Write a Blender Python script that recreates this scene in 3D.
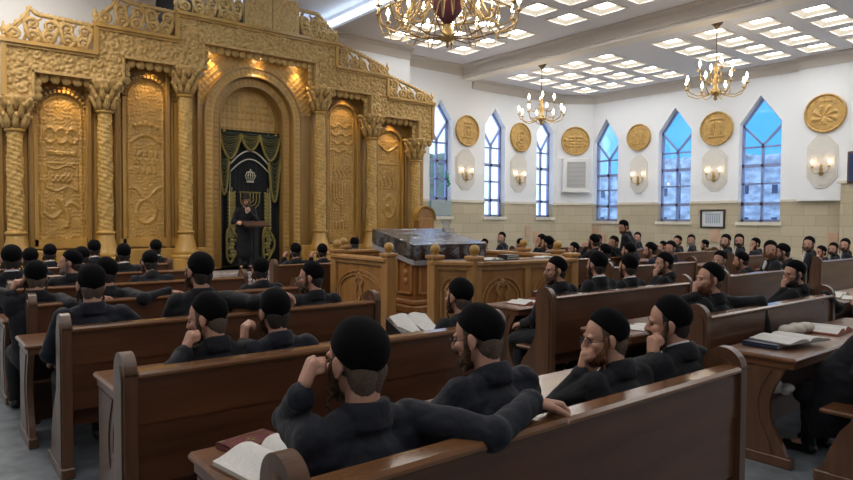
import bpy, math, random
import numpy as np
from mathutils import Vector, Matrix, noise
for o in list(bpy.data.objects): bpy.data.objects.remove(o)
S = bpy.context.scene
COL = S.collection
V = Vector
PI = math.pi
rnd = random.Random(7)

# ------------------------------------------------------------ camera, sky, light, exposure
cam_d = bpy.data.cameras.new('camera')
cam = bpy.data.objects.new('camera', cam_d)
COL.objects.link(cam)
yaw, pitch, roll = math.radians(38.768), math.radians(1.845), math.radians(0.366)
fw = V((math.sin(yaw)*math.cos(pitch), math.cos(yaw)*math.cos(pitch), -math.sin(pitch)))
rt0 = V((math.cos(yaw), -math.sin(yaw), 0)); up0 = rt0.cross(fw)
rt = rt0*math.cos(roll) + up0*math.sin(roll); up = up0*math.cos(roll) - rt0*math.sin(roll)
cam.matrix_world = Matrix((( rt.x, up.x, -fw.x, 0), (rt.y, up.y, -fw.y, 0), (rt.z, up.z, -fw.z, 1.62), (0, 0, 0, 1)))
cam_d.sensor_width = 36; cam_d.lens = 645.54*36/853
cam_d.clip_start = 0.05; cam_d.clip_end = 500
S.camera = cam
S.view_settings.view_transform = 'Standard'
S.view_settings.look = 'None'
S.view_settings.gamma = 1
S.view_settings.use_curve_mapping = False
S.view_settings.exposure = 0.75

E_COFFER, E_BULB, E_SCONCE, E_COVE, E_SPOT = 7.0, 30.0, 14.0, 3.6, 22.0
def area(name, x, y, z, sx_, sy_, e, col=(1, 0.96, 0.92)):   # added fill lamps standing in for the room's unseen lit ceiling
    l = bpy.data.lights.new(name, 'AREA'); l.shape = 'RECTANGLE'; l.size = sx_; l.size_y = sy_; l.energy = e; l.color = col
    o = bpy.data.objects.new(name, l); COL.objects.link(o); o.location = (x, y, z)
area('ceiling_fill_near_nave', 11.0, 2.0, 6.45, 3.0, 8.0, 110)
area('ceiling_fill_near_aisle', 16.8, 1.0, 6.1, 4.0, 8.0, 130)
area('ceiling_fill_near_left', 0.5, 1.0, 6.45, 4.0, 8.0, 85)
area('ceiling_fill_far_left', 0.5, 10.5, 6.45, 4.0, 7.0, 230, (1, 0.93, 0.84))
world = bpy.data.worlds.new('sky'); S.world = world; world.use_nodes = True
nt = world.node_tree; nt.nodes.clear()
wo = nt.nodes.new('ShaderNodeOutputWorld'); bg = nt.nodes.new('ShaderNodeBackground')
tc = nt.nodes.new('ShaderNodeTexCoord'); sx = nt.nodes.new('ShaderNodeSeparateXYZ')
m1 = nt.nodes.new('ShaderNodeMapRange'); m1.inputs[1].default_value = 0.82; m1.inputs[2].default_value = 0.76
mx = nt.nodes.new('ShaderNodeMix'); mx.data_type = 'RGBA'
mx.inputs[6].default_value = (0.12, 0.52, 1.0, 1); mx.inputs[7].default_value = (1.25, 1.4, 1.65, 1)
nt.links.new(tc.outputs['Generated'], sx.inputs[0]); nt.links.new(sx.outputs[0], m1.inputs[0])
nt.links.new(m1.outputs[0], mx.inputs[0]); nt.links.new(mx.outputs[2], bg.inputs[0])
bg.inputs[1].default_value = 1.0
nt.links.new(bg.outputs[0], wo.inputs[0])

# ------------------------------------------------------------ materials
def newmat(name):
    m = bpy.data.materials.new(name); m.use_nodes = True
    n = m.node_tree; b = n.nodes['Principled BSDF']
    return m, n, b
def pmat(name, col, rough=0.5, metal=0.0, bump=0, bscale=20, var=0, vscale=4, coat=0, sheen=0, stretch=(1, 1, 1), detail=4, spec=None):
    m, n, b = newmat(name)
    b.inputs['Base Color'].default_value = (*col, 1); b.inputs['Roughness'].default_value = rough
    b.inputs['Metallic'].default_value = metal; b.inputs['Coat Weight'].default_value = coat
    b.inputs['Coat Roughness'].default_value = 0.15
    b.inputs['Sheen Weight'].default_value = sheen
    if spec is not None: b.inputs['Specular IOR Level'].default_value = spec
    t = n.nodes.new('ShaderNodeTexCoord'); mp = n.nodes.new('ShaderNodeMapping'); mp.inputs['Scale'].default_value = stretch
    n.links.new(t.outputs['Object'], mp.inputs[0])
    if var:
        nz = n.nodes.new('ShaderNodeTexNoise'); nz.inputs['Scale'].default_value = vscale; nz.inputs['Detail'].default_value = detail
        cr = n.nodes.new('ShaderNodeValToRGB')
        cr.color_ramp.elements[0].position = 0.3; cr.color_ramp.elements[1].position = 0.7
        cr.color_ramp.elements[0].color = (*[c*(1-var) for c in col], 1); cr.color_ramp.elements[1].color = (*[min(1, c*(1+var)) for c in col], 1)
        n.links.new(mp.outputs[0], nz.inputs[0]); n.links.new(nz.outputs[0], cr.inputs[0]); n.links.new(cr.outputs[0], b.inputs['Base Color'])
    if bump:
        nz = n.nodes.new('ShaderNodeTexNoise'); nz.inputs['Scale'].default_value = bscale; nz.inputs['Detail'].default_value = 5
        bp = n.nodes.new('ShaderNodeBump'); bp.inputs['Strength'].default_value = bump; bp.inputs['Distance'].default_value = 0.02
        n.links.new(mp.outputs[0], nz.inputs[0]); n.links.new(nz.outputs[0], bp.inputs['Height']); n.links.new(bp.outputs[0], b.inputs['Normal'])
    return m
def emat(name, col, s):
    m, n, b = newmat(name)
    b.inputs['Base Color'].default_value = (0.8, 0.8, 0.8, 1)
    b.inputs['Emission Color'].default_value = (*col, 1); b.inputs['Emission Strength'].default_value = s
    return m
def brick_mat(name, c1, c2, mortar, sc, w, h, ms=0.01, rough=0.7, bump=0.3):
    m, n, b = newmat(name)
    t = n.nodes.new('ShaderNodeTexCoord'); g = n.nodes.new('ShaderNodeNewGeometry')
    s = n.nodes.new('ShaderNodeSeparateXYZ'); n.links.new(g.outputs['Position'], s.inputs[0])
    a = n.nodes.new('ShaderNodeMath'); a.operation = 'SUBTRACT'; n.links.new(s.outputs[0], a.inputs[0]); n.links.new(s.outputs[1], a.inputs[1])
    c = n.nodes.new('ShaderNodeCombineXYZ'); n.links.new(a.outputs[0], c.inputs[0]); n.links.new(s.outputs[2], c.inputs[1])
    br = n.nodes.new('ShaderNodeTexBrick'); n.links.new(c.outputs[0], br.inputs[0])
    br.inputs['Color1'].default_value = (*c1, 1); br.inputs['Color2'].default_value = (*c2, 1); br.inputs['Mortar'].default_value = (*mortar, 1)
    br.inputs['Scale'].default_value = sc; br.inputs['Brick Width'].default_value = w; br.inputs['Row Height'].default_value = h; br.inputs['Mortar Size'].default_value = ms
    n.links.new(br.outputs[0], b.inputs['Base Color']); b.inputs['Roughness'].default_value = rough
    nz = n.nodes.new('ShaderNodeTexNoise'); nz.inputs['Scale'].default_value = 25; n.links.new(g.outputs['Position'], nz.inputs[0])
    bp = n.nodes.new('ShaderNodeBump'); bp.inputs['Strength'].default_value = bump; bp.inputs['Distance'].default_value = 0.01
    n.links.new(nz.outputs[0], bp.inputs['Height']); n.links.new(bp.outputs[0], b.inputs['Normal'])
    return m
def tinted_glass(name, col, gl=0.12):
    m = bpy.data.materials.new(name); m.use_nodes = True; n = m.node_tree; n.nodes.clear()
    o = n.nodes.new('ShaderNodeOutputMaterial'); t = n.nodes.new('ShaderNodeBsdfTransparent'); g = n.nodes.new('ShaderNodeBsdfGlossy'); mm = n.nodes.new('ShaderNodeMixShader')
    t.inputs[0].default_value = (*col, 1); g.inputs['Roughness'].default_value = 0.05; mm.inputs[0].default_value = gl
    n.links.new(t.outputs[0], mm.inputs[1]); n.links.new(g.outputs[0], mm.inputs[2]); n.links.new(mm.outputs[0], o.inputs[0])
    return m

M = {}
M['oak'] = pmat('carved_oak', (0.43, 0.248, 0.056), 0.42, bump=0.35, bscale=30, var=0.18, vscale=3, coat=0.25, stretch=(1, 1, 0.35))
M['oak_carved'] = pmat('carved_oak_relief', (0.49, 0.303, 0.084), 0.5, bump=0.6, bscale=16, var=0.2, vscale=9, coat=0.1)
M['oak_pale'] = pmat('pale_carved_oak', (0.50, 0.325, 0.116), 0.55, bump=0.4, bscale=22, var=0.22, vscale=14)
M['oak_dark'] = pmat('dark_oak', (0.28, 0.155, 0.036), 0.45, bump=0.2, bscale=20, var=0.15, stretch=(1, 1, 0.2), coat=0.2)  # darker oak tone for arch surround, reveals, niche back and flat pilasters
M['pew'] = pmat('walnut_pew', (0.095, 0.036, 0.015), 0.36, bump=0.08, bscale=40, var=0.35, vscale=5, coat=0.35, stretch=(0.25, 2, 2.4), detail=8)
M['pew_end'] = pmat('walnut_end_panel', (0.120, 0.056, 0.028), 0.38, bump=0.08, bscale=40, var=0.3, vscale=6, coat=0.35, stretch=(2.4, 2.4, 0.25), detail=8)
M['cap'] = pmat('polished_cap_rail', (0.20, 0.09, 0.036), 0.24, var=0.2, vscale=4, coat=0.6, stretch=(0.3, 2, 2))
M['desk'] = pmat('desk_wood', (0.155, 0.062, 0.024), 0.32, var=0.3, vscale=4, coat=0.4, stretch=(0.3, 2, 2), detail=8)
M['bimah'] = pmat('bimah_wood', (0.31, 0.145, 0.043), 0.4, bump=0.15, bscale=35, var=0.22, vscale=5, coat=0.3, stretch=(2, 2, 0.3), detail=7)
M['bimah_trim'] = pmat('bimah_trim_wood', (0.38, 0.195, 0.062), 0.4, bump=0.2, bscale=35, var=0.2, vscale=5, coat=0.3, stretch=(2, 2, 0.4))
M['table'] = pmat('reading_table_wood', (0.27, 0.115, 0.035), 0.42, bump=0.12, bscale=35, var=0.22, vscale=5, coat=0.3, stretch=(2, 2, 0.3))
M['wall'] = pmat('white_plaster', (0.80, 0.81, 0.82), 0.75, bump=0.05, bscale=60)
M['wall_shade'] = pmat('shaded_plaster', (0.50, 0.52, 0.60), 0.8, bump=0.05, bscale=60)  # bluish shade of the recess is painted into the plaster colour
M['reveal'] = pmat('window_reveal_plaster', (0.72, 0.70, 0.66), 0.75, bump=0.05, bscale=60)
M['ceil'] = pmat('ceiling_paint', (0.80, 0.79, 0.83), 0.85)
M['cornice'] = pmat('cornice_plaster', (0.60, 0.55, 0.50), 0.75, bump=0.1)
M['coffer_baked_glow'] = emat('coffer_bevel_baked_glow', (1.0, 0.86, 0.66), 0.34)  # bevel emission imitates the panel's light falling on the coffer sides
M['coffer_baked_glow'].node_tree.nodes['Principled BSDF'].inputs['Base Color'].default_value = (0.3, 0.28, 0.24, 1)
M['coffer'] = pmat('coffer_side_plaster', (0.88, 0.82, 0.74), 0.7)
M['stone'] = brick_mat('jerusalem_stone', (0.52, 0.445, 0.31), (0.46, 0.39, 0.265), (0.37, 0.31, 0.21), 1.0, 0.62, 0.30, 0.008)
M['sill'] = pmat('stone_sill', (0.66, 0.60, 0.49), 0.6, bump=0.1, bscale=30, var=0.08)
M['plate'] = pmat('carved_stone_plate', (0.66, 0.63, 0.57), 0.7, bump=0.5, bscale=30)
M['patch'] = pmat('pale_wood_plate', (0.52, 0.33, 0.22), 0.6, var=0.1)
M['floor'] = pmat('grey_terrazzo', (0.17, 0.195, 0.22), 0.42, bump=0.03, bscale=60, var=0.35, vscale=7, detail=9)
M['marble'] = pmat('grey_marble', (0.34, 0.30, 0.30), 0.3, var=0.3, vscale=9, detail=9)
M['winframe'] = pmat('blue_grey_window_metal', (0.25, 0.30, 0.52), 0.4, metal=0.1)
M['glass_blue'] = tinted_glass('blue_tinted_glass', (0.78, 0.90, 1.0))
M['glass'] = tinted_glass('pale_window_glass', (0.82, 0.9, 1.0))
M['brass'] = pmat('brass', (0.52, 0.36, 0.15), 0.36, metal=0.85)
M['brass_dark'] = pmat('dark_brass', (0.20, 0.13, 0.07), 0.4, metal=0.8)
M['garnet'] = pmat('dark_garnet_glass', (0.10, 0.03, 0.045), 0.15, coat=0.6)
M['bulb'] = emat('candle_bulb_glow', (1.0, 0.82, 0.60), E_BULB)
M['sbulb'] = emat('sconce_bulb_glow', (1.0, 0.70, 0.42), E_SCONCE)
M['panel_light'] = emat('coffer_light_panel', (0.97, 0.99, 1.0), E_COFFER)
M['cove'] = emat('cove_light_strip', (0.62, 0.80, 1.0), E_COVE)
M['spot'] = emat('downlight_glow', (1.0, 0.80, 0.5), E_SPOT)
M['candle'] = pmat('candle_sleeve', (0.85, 0.78, 0.62), 0.5)
M['gold_relief'] = pmat('gilded_relief', (0.52, 0.32, 0.10), 0.42, metal=0.25, bump=0.5, bscale=40, var=0.25, vscale=10)
M['velvet'] = pmat('black_velvet_cloth', (0.004, 0.0055, 0.007), 0.9, sheen=0.05)
M['swag'] = pmat('striped_green_velvet', (0.022, 0.030, 0.014), 0.8, sheen=0.1)
M['gold'] = pmat('gold_embroidery', (0.22, 0.18, 0.05), 0.5, metal=0.35, bump=0.5, bscale=120)
M['silver'] = pmat('silver_embroidery', (0.50, 0.48, 0.40), 0.5, metal=0.3, bump=0.4, bscale=120)
M['suit'] = pmat('black_suit_wool', (0.0078, 0.0092, 0.0135), 0.78, bump=0.6, bscale=11, sheen=0.04, spec=0.3)
M['suit_navy'] = pmat('navy_suit_wool', (0.0085, 0.0110, 0.0195), 0.75, bump=0.6, bscale=11, sheen=0.05, spec=0.3)
M['trousers'] = pmat('black_trouser_wool', (0.010, 0.011, 0.014), 0.8, bump=0.3, bscale=14)
M['shirt'] = pmat('white_shirt_cotton', (0.72, 0.74, 0.78), 0.7)
M['kippah'] = pmat('black_velvet_skullcap', (0.004, 0.004, 0.005), 0.95, sheen=0.02, bump=0.2, bscale=200, spec=0.1)
M['kippah_silk'] = pmat('shiny_skullcap', (0.02, 0.02, 0.022), 0.35, sheen=0.1)
M['skin'] = pmat('skin', (0.50, 0.27, 0.19), 0.5, var=0.1, vscale=20)
M['hair_dark'] = pmat('dark_cropped_hair', (0.020, 0.015, 0.012), 0.7, bump=0.6, bscale=180)
M['hair_shaved'] = pmat('shaved_brown_hair', (0.105, 0.072, 0.050), 0.7, bump=0.6, bscale=180, var=0.3, vscale=30)
M['hair_brown'] = pmat('brown_beard', (0.075, 0.035, 0.016), 0.75, bump=0.8, bscale=120)
M['hair_red'] = pmat('auburn_beard', (0.15, 0.055, 0.02), 0.75, bump=0.8, bscale=120)
M['hair_grey'] = pmat('grey_beard', (0.20, 0.17, 0.15), 0.75, bump=0.8, bscale=120)
M['hat'] = pmat('black_felt', (0.008, 0.008, 0.009), 0.8)
M['shoe'] = pmat('black_leather', (0.012, 0.012, 0.012), 0.35)
M['eye'] = pmat('dark_eye', (0.02, 0.014, 0.01), 0.2)
M['glasses'] = pmat('dark_spectacle_frame', (0.03, 0.035, 0.06), 0.3, metal=0.4)
M['watch'] = pmat('steel_watch', (0.45, 0.45, 0.46), 0.3, metal=0.8)
M['page'] = pmat('page_block_paper', (0.62, 0.58, 0.50), 0.8)
M['print'] = None
M['burgundy'] = pmat('burgundy_book_cover', (0.13, 0.018, 0.03), 0.35, coat=0.3)
M['navy_cover'] = pmat('dark_blue_book_cover', (0.018, 0.03, 0.075), 0.4, coat=0.2)
M['black_cover'] = pmat('black_book_cover', (0.015, 0.015, 0.018), 0.4, coat=0.2)
M['brown_cover'] = pmat('brown_book_cover', (0.10, 0.045, 0.025), 0.4)
M['red_edge'] = pmat('red_sprinkled_page_edge', (0.45, 0.17, 0.12), 0.7)
M['blue_cloth'] = pmat('midnight_blue_velvet_cloth', (0.010, 0.016, 0.045), 0.5, sheen=0.2, bump=0.5, bscale=5)
M['plastic'] = None
M['fringe'] = pmat('grey_fringe', (0.33, 0.33, 0.33), 0.7, bump=0.5, bscale=60)
M['black_plastic'] = pmat('black_plastic', (0.01, 0.01, 0.012), 0.35)
M['screen'] = pmat('dark_blue_screen', (0.02, 0.045, 0.12), 0.15)
M['tvbody'] = pmat('dark_brown_screen_body', (0.07, 0.035, 0.025), 0.4)
M['vent'] = pmat('white_vent_metal', (0.74, 0.73, 0.70), 0.5)
M['vent_slat'] = pmat('grey_vent_slat', (0.40, 0.40, 0.40), 0.5)
M['leaf'] = pmat('green_leaf', (0.03, 0.30, 0.09), 0.4)
M['paper_print'] = pmat('framed_print_paper', (0.60, 0.62, 0.62), 0.6)
M['picture_blue'] = pmat('blue_grey_column_print', (0.30, 0.36, 0.42), 0.6)
M['picture_frame'] = pmat('dark_wood_picture_frame', (0.03, 0.022, 0.02), 0.4)
M['tissue'] = pmat('white_cloth_bag', (0.60, 0.55, 0.48), 0.8, bump=0.5, bscale=12)
M['white_cloth'] = pmat('white_cotton_cloth', (0.72, 0.70, 0.66), 0.8, bump=0.4, bscale=15)
M['green_glass'] = pmat('grey_green_film', (0.35, 0.42, 0.42), 0.3)
M['bldg'] = pmat('pale_stone_facade', (0.42, 0.47, 0.60), 0.9, var=0.55, vscale=0.9, detail=8, stretch=(1, 1, 1.6))
M['hill'] = pmat('distant_green_slope', (0.09, 0.16, 0.13), 0.9, var=0.5, vscale=0.5)
M['tree'] = pmat('distant_tree_leaves', (0.06, 0.12, 0.09), 0.9, bump=1, bscale=3)

def print_mat():
    m, n, b = newmat('printed_page')
    t = n.nodes.new('ShaderNodeTexCoord'); w = n.nodes.new('ShaderNodeTexWave'); w.bands_direction = 'Y'; w.inputs['Scale'].default_value = 38
    nz = n.nodes.new('ShaderNodeTexNoise'); nz.inputs['Scale'].default_value = 120
    n.links.new(t.outputs['Object'], w.inputs[0]); n.links.new(t.outputs['Object'], nz.inputs[0])
    mu = n.nodes.new('ShaderNodeMath'); mu.operation = 'MULTIPLY'; n.links.new(w.outputs[1], mu.inputs[0]); n.links.new(nz.outputs[0], mu.inputs[1])
    cr = n.nodes.new('ShaderNodeValToRGB'); cr.color_ramp.elements[0].position = 0.25; cr.color_ramp.elements[1].position = 0.55
    cr.color_ramp.elements[0].color = (0.74, 0.73, 0.69, 1); cr.color_ramp.elements[1].color = (0.40, 0.40, 0.40, 1)
    n.links.new(mu.outputs[0], cr.inputs[0]); n.links.new(cr.outputs[0], b.inputs['Base Color']); b.inputs['Roughness'].default_value = 0.8
    return m
M['print'] = print_mat()
def plastic_mat():
    m = bpy.data.materials.new('clear_plastic_sheet'); m.use_nodes = True; n = m.node_tree; n.nodes.clear()
    o = n.nodes.new('ShaderNodeOutputMaterial'); t = n.nodes.new('ShaderNodeBsdfTransparent'); g = n.nodes.new('ShaderNodeBsdfGlossy'); mm = n.nodes.new('ShaderNodeMixShader')
    g.inputs['Roughness'].default_value = 0.12; g.inputs[0].default_value = (0.9, 0.93, 1, 1)
    fr = n.nodes.new('ShaderNodeFresnel'); fr.inputs[0].default_value = 2.4
    nz = n.nodes.new('ShaderNodeTexNoise'); nz.inputs['Scale'].default_value = 5; nz.inputs['Detail'].default_value = 4
    bp = n.nodes.new('ShaderNodeBump'); bp.inputs['Strength'].default_value = 1.0; bp.inputs['Distance'].default_value = 0.04
    tc = n.nodes.new('ShaderNodeTexCoord'); n.links.new(tc.outputs['Object'], nz.inputs[0]); n.links.new(nz.outputs[0], bp.inputs['Height'])
    n.links.new(bp.outputs[0], g.inputs['Normal']); n.links.new(bp.outputs[0], fr.inputs['Normal'])
    n.links.new(fr.outputs[0], mm.inputs[0]); n.links.new(t.outputs[0], mm.inputs[1]); n.links.new(g.outputs[0], mm.inputs[2]); n.links.new(mm.outputs[0], o.inputs[0])
    return m
M['plastic'] = plastic_mat()
M['cup'] = tinted_glass('clear_cup_plastic', (0.8, 0.82, 0.85), 0.25)

# ------------------------------------------------------------ helpers
def tag(o, label=None, cat=None, group=None, kind=None):
    if label: o['label'] = label
    if cat: o['category'] = cat
    if group: o['group'] = group
    if kind: o['kind'] = kind
    return o
def empty(name, loc=(0, 0, 0), rz=0, label=None, cat=None, group=None):
    o = bpy.data.objects.new(name, None); COL.objects.link(o); o.location = loc; o.rotation_euler = (0, 0, rz)
    o.empty_display_size = 0.1
    return tag(o, label, cat, group)
def bas(d):
    d = V(d).normalized(); a = V((0, 0, 1)) if abs(d.z) < 0.95 else V((1, 0, 0))
    u = d.cross(a).normalized(); return u, d.cross(u).normalized()
class MB:
    def __init__(s): s.v = []; s.f = []; s.sm = []
    def add(s, vs, fs, smooth=False):
        b = len(s.v); s.v += [tuple(v) for v in vs]; s.f += [tuple(i+b for i in f) for f in fs]; s.sm += [smooth]*len(fs)
        return s
    def box(s, x0, x1, y0, y1, z0, z1, rot=None, c=None, bev=0):
        if bev:
            d = min(bev, abs(x1-x0)/2.01, abs(y1-y0)/2.01, abs(z1-z0)/2.01)
            pr = []
            for zz, k in ((z0, d), (z0+d, 0), (z1-d, 0), (z1, d)):
                pr.append([(x0+k, y0+d, zz), (x0+d, y0+k, zz), (x1-d, y0+k, zz), (x1-k, y0+d, zz), (x1-k, y1-d, zz), (x1-d, y1-k, zz), (x0+d, y1-k, zz), (x0+k, y1-d, zz)])
            vs = [p for r in pr for p in r]; fs = [tuple(range(7, -1, -1)), tuple(range(24, 32))]
            for r in range(3):
                for i in range(8): j = (i+1) % 8; fs.append((r*8+i, r*8+j, r*8+8+j, r*8+8+i))
        else:
            vs = [(x0, y0, z0), (x1, y0, z0), (x1, y1, z0), (x0, y1, z0), (x0, y0, z1), (x1, y0, z1), (x1, y1, z1), (x0, y1, z1)]
            fs = [(3, 2, 1, 0), (4, 5, 6, 7), (0, 1, 5, 4), (1, 2, 6, 5), (2, 3, 7, 6), (3, 0, 4, 7)]
        if rot is not None:
            c = V(c) if c else V(((x0+x1)/2, (y0+y1)/2, (z0+z1)/2)); vs = [rot @ (V(v)-c)+c for v in vs]
        return s.add(vs, fs)
    def prism(s, pts, axis, a, b, smooth=False):   # pts 2d, extruded along axis from a to b
        def P(p, t): return {'x': (t, p[0], p[1]), 'y': (p[0], t, p[1]), 'z': (p[0], p[1], t)}[axis]
        n = len(pts); area = sum(pts[i][0]*pts[(i+1) % n][1]-pts[(i+1) % n][0]*pts[i][1] for i in range(n))
        if (area < 0) != (axis == 'y'): pts = pts[::-1]
        if a > b: a, b = b, a
        vs = [P(p, a) for p in pts]+[P(p, b) for p in pts]
        s.add(vs, [tuple(range(n-1, -1, -1)), tuple(range(n, 2*n))]); k = len(s.v)-2*n
        for i in range(n):
            j = (i+1) % n; s.f.append((k+i, k+j, k+n+j, k+n+i)); s.sm.append(smooth)
        return s
    def tube(s, pts, r, seg=8, closed=False, sx=None):
        pts = [V(p) for p in pts]; n = len(pts); rs = r if isinstance(r, (list, tuple)) else [r]*n
        vs = []; pu = None
        for i, p in enumerate(pts):
            a = pts[(i-1) % n] if (closed or i > 0) else p; b = pts[(i+1) % n] if (closed or i < n-1) else p
            d = (b-a); d = d.normalized() if d.length > 1e-9 else V((0, 0, 1))
            if pu is None: u, w = bas(d)
            else:
                u = pu-d*pu.dot(d); u = u.normalized() if u.length > 1e-6 else bas(d)[0]; w = d.cross(u)
            pu = u
            for k in range(seg):
                t = 2*PI*k/seg; vs.append(p+(u*math.cos(t)+w*math.sin(t))*rs[i])
        fs = []
        for i in range(n if closed else n-1):
            j = (i+1) % n
            for k in range(seg): l = (k+1) % seg; fs.append((i*seg+k, i*seg+l, j*seg+l, j*seg+k))
        if not closed: fs += [tuple(range(seg-1, -1, -1)), tuple(range((n-1)*seg, n*seg))]
        return s.add(vs, fs, True)
    def lathe(s, prof, c=(0, 0, 0), seg=20, axis='z', smooth=True, scale=(1, 1, 1), rot=None):
        vs = []; c = V(c)
        for r, h in prof:
            for k in range(seg):
                t = 2*PI*k/seg; q = V((r*math.cos(t), r*math.sin(t), h))
                if axis == 'y': q = V((q.x, q.z, q.y))
                if axis == 'x': q = V((q.z, q.x, q.y))
                q = V((q.x*scale[0], q.y*scale[1], q.z*scale[2]))
                if rot is not None: q = rot @ q
                vs.append(q+c)
        n = len(prof); fs = []
        for i in range(n-1):
            for k in range(seg): l = (k+1) % seg; fs.append((i*seg+k, i*seg+l, (i+1)*seg+l, (i+1)*seg+k))
        fs += [tuple(range(seg-1, -1, -1)), tuple(range((n-1)*seg, n*seg))]
        if axis == 'y': fs = [f[::-1] for f in fs]
        return s.add(vs, fs, smooth)
    def ell(s, c, r, rot=None, seg=16, rings=10):
        prof = [(max(math.sin(PI*i/rings), 0.001), -math.cos(PI*i/rings)) for i in range(rings+1)]
        return s.lathe(prof, c, seg, scale=r, rot=rot)
    def rcone(s, p0, r0, p1, r1, seg=14, ax=None, k=1.0):
        # capsule with two radii; ax,k: squash the section along world vector ax by k
        p0, p1 = V(p0), V(p1); d = p1-p0; L = d.length; dn = d.normalized() if L > 1e-6 else V((0, 0, 1))
        u, w = bas(dn); prof = []
        for i in range(6): t = PI/2*(1-i/5); prof.append((-math.sin(t)*r0, max(math.cos(t)*r0, 0.0005)))
        for i in range(6): t = PI/2*(i/5); prof.append((L+math.sin(t)*r1, max(math.cos(t)*r1, 0.0005)))
        vs = []
        for h, r in prof:
            for q in range(seg):
                t = 2*PI*q/seg; off = (u*math.cos(t)+w*math.sin(t))*r+dn*h
                if ax is not None: off = off-V(ax)*off.dot(V(ax))*(1-k)
                vs.append(p0+off)
        n = len(prof); fs = [tuple(range(seg-1, -1, -1)), tuple(range((n-1)*seg, n*seg))]
        for i in range(n-1):
            for q in range(seg): l = (q+1) % seg; fs.append((i*seg+q, i*seg+l, (i+1)*seg+l, (i+1)*seg+q))
        return s.add(vs, fs, True)
    def hfield(s, f, x0, x1, z0, z1, y, step, mask=None, back=None):
        # relief surface facing -y : f(x,z) = height towards the viewer
        nx = max(2, int(round((x1-x0)/step))+1); nz = max(2, int(round((z1-z0)/step))+1)
        X, Z = np.meshgrid(np.linspace(x0, x1, nx), np.linspace(z0, z1, nz)); H = f(X, Z)
        vs = [(X[j, i], y-H[j, i], Z[j, i]) for j in range(nz) for i in range(nx)]; fs = []
        for j in range(nz-1):
            for i in range(nx-1):
                if mask is not None and not mask((X[j, i]+X[j+1, i+1])/2, (Z[j, i]+Z[j+1, i+1])/2): continue
                a = j*nx+i; fs.append((a, a+1, a+nx+1, a+nx))
        return s.add(vs, fs, True)
    def xf(s, fn):
        s.v = [tuple(fn(V(v))) for v in s.v]; return s
    def build(s, name, mat, parent=None, world=True):
        me = bpy.data.meshes.new(name)
        off = parent.matrix_world.translation.copy() if False else V((0, 0, 0))
        if parent is not None and world:
            p = parent
            while p: off += V(p.location); p = p.parent
        me.from_pydata([tuple(V(v)-off) for v in s.v] if off.length else s.v, [], s.f)
        me.polygons.foreach_set('use_smooth', s.sm); me.update()
        me.materials.append(M[mat] if isinstance(mat, str) else mat)
        o = bpy.data.objects.new(name, me); COL.objects.link(o)
        if parent is not None: o.parent = parent
        return o
def struct(name, mb, mat, parent=None):
    o = mb.build(name, mat, parent)
    if parent is None: o['kind'] = 'structure'
    return o
def kids(o): return [c for c in bpy.data.objects if c.parent is o]
def copy_tree(o, parent=None, table=None):
    if table is None:
        table = {}
        for q in bpy.data.objects:
            if q.parent: table.setdefault(q.parent.name, []).append(q)
    c = o.copy(); COL.objects.link(c); c.parent = parent
    for ch in table.get(o.name, []): copy_tree(ch, c, table)
    return c
def arc(cx, cz, r, a0, a1, n):
    return [(cx+r*math.cos(math.radians(a0+(a1-a0)*i/n)), cz+r*math.sin(math.radians(a0+(a1-a0)*i/n))) for i in range(n+1)]
def wing_mould(pts2, w, y0, y1):  # moulding following a 2-d polyline (x,z), extruded in y
    mb = MB()
    for (a, b) in zip(pts2[:-1], pts2[1:]):
        a, b = V((a[0], a[1])), V((b[0], b[1])); d = (b-a).normalized(); n = V((-d.y, d.x))*w/2; e = d*w*0.3
        q = [a-e+n, b+e+n, b+e-n, a-e-n]; mb.prism([(p.x, p.y) for p in q], 'y', y0, y1)
    return mb

# ------------------------------------------------------------ room shell
XW, YW = 19.6, 15.5          # window walls (inner faces)
ZL, ZR, ZC = 6.5, 6.15, 6.85  # ceilings: nave, window aisle, raised centre bay
CX = 6.55
struct('floor', MB().box(-5, 21, -5, 17, -0.2, 0), 'floor')
def wall_with_windows(name, axis, pos, u0, u1, z0, z1, wins, thick, mat, wains=2.2):
    """axis 'x': wall in plane y=pos running along x;  axis 'y': plane x=pos running along y. thick goes outwards.
    wins: (u_left, u_right, z_sill, z_shoulder, z_apex)"""
    up_mb, lo_mb, rv = MB(), MB(), MB()
    def pr(mb, poly):
        if axis == 'x': mb.prism(poly, 'y', pos, pos+thick)
        else: mb.prism(poly, 'x', pos, pos+thick)
    segs = []; u = u0
    for w in sorted(wins):
        segs.append((u, w[0])); u = w[1]
        c = (w[0]+w[1])/2
        pr(lo_mb, [(w[0], z0), (w[1], z0), (w[1], w[2]), (w[0], w[2])])
        pr(up_mb, [(w[0], w[3]), (c, w[4]), (c, z1), (w[0], z1)])
        pr(up_mb, [(c, w[4]), (w[1], w[3]), (w[1], z1), (c, z1)])
    segs.append((u, u1))
    for a, b in segs:
        if b-a < 0.01: continue
        pr(lo_mb, [(a, z0), (b, z0), (b, wains), (a, wains)]); pr(up_mb, [(a, wains), (b, wains), (b, z1), (a, z1)])
    struct(name, up_mb, mat)
    tn = {'wall_front_window': 'trim_4', 'wall_right': 'trim_5'}.get(name, 'trim_6')
    o = struct(tn.replace('trim', 'wall') + '_wainscot' if False else name + '_stone', lo_mb, 'stone')
    # string course on top of the stone
    sc = MB()
    for a, b in segs:
        if b-a < 0.01: continue
        if axis == 'x': sc.box(a, b, pos-0.03, pos, wains-0.03, wains+0.05)
        else: sc.box(pos-0.03, pos, a, b, wains-0.03, wains+0.05)
    struct(tn, sc, 'sill')
WL = [(12.55, 13.45, 1.72, 4.75, 5.33), (14.90, 15.85, 1.72, 4.75, 5.33), (17.45, 18.35, 1.72, 4.75, 5.25)]
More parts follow.
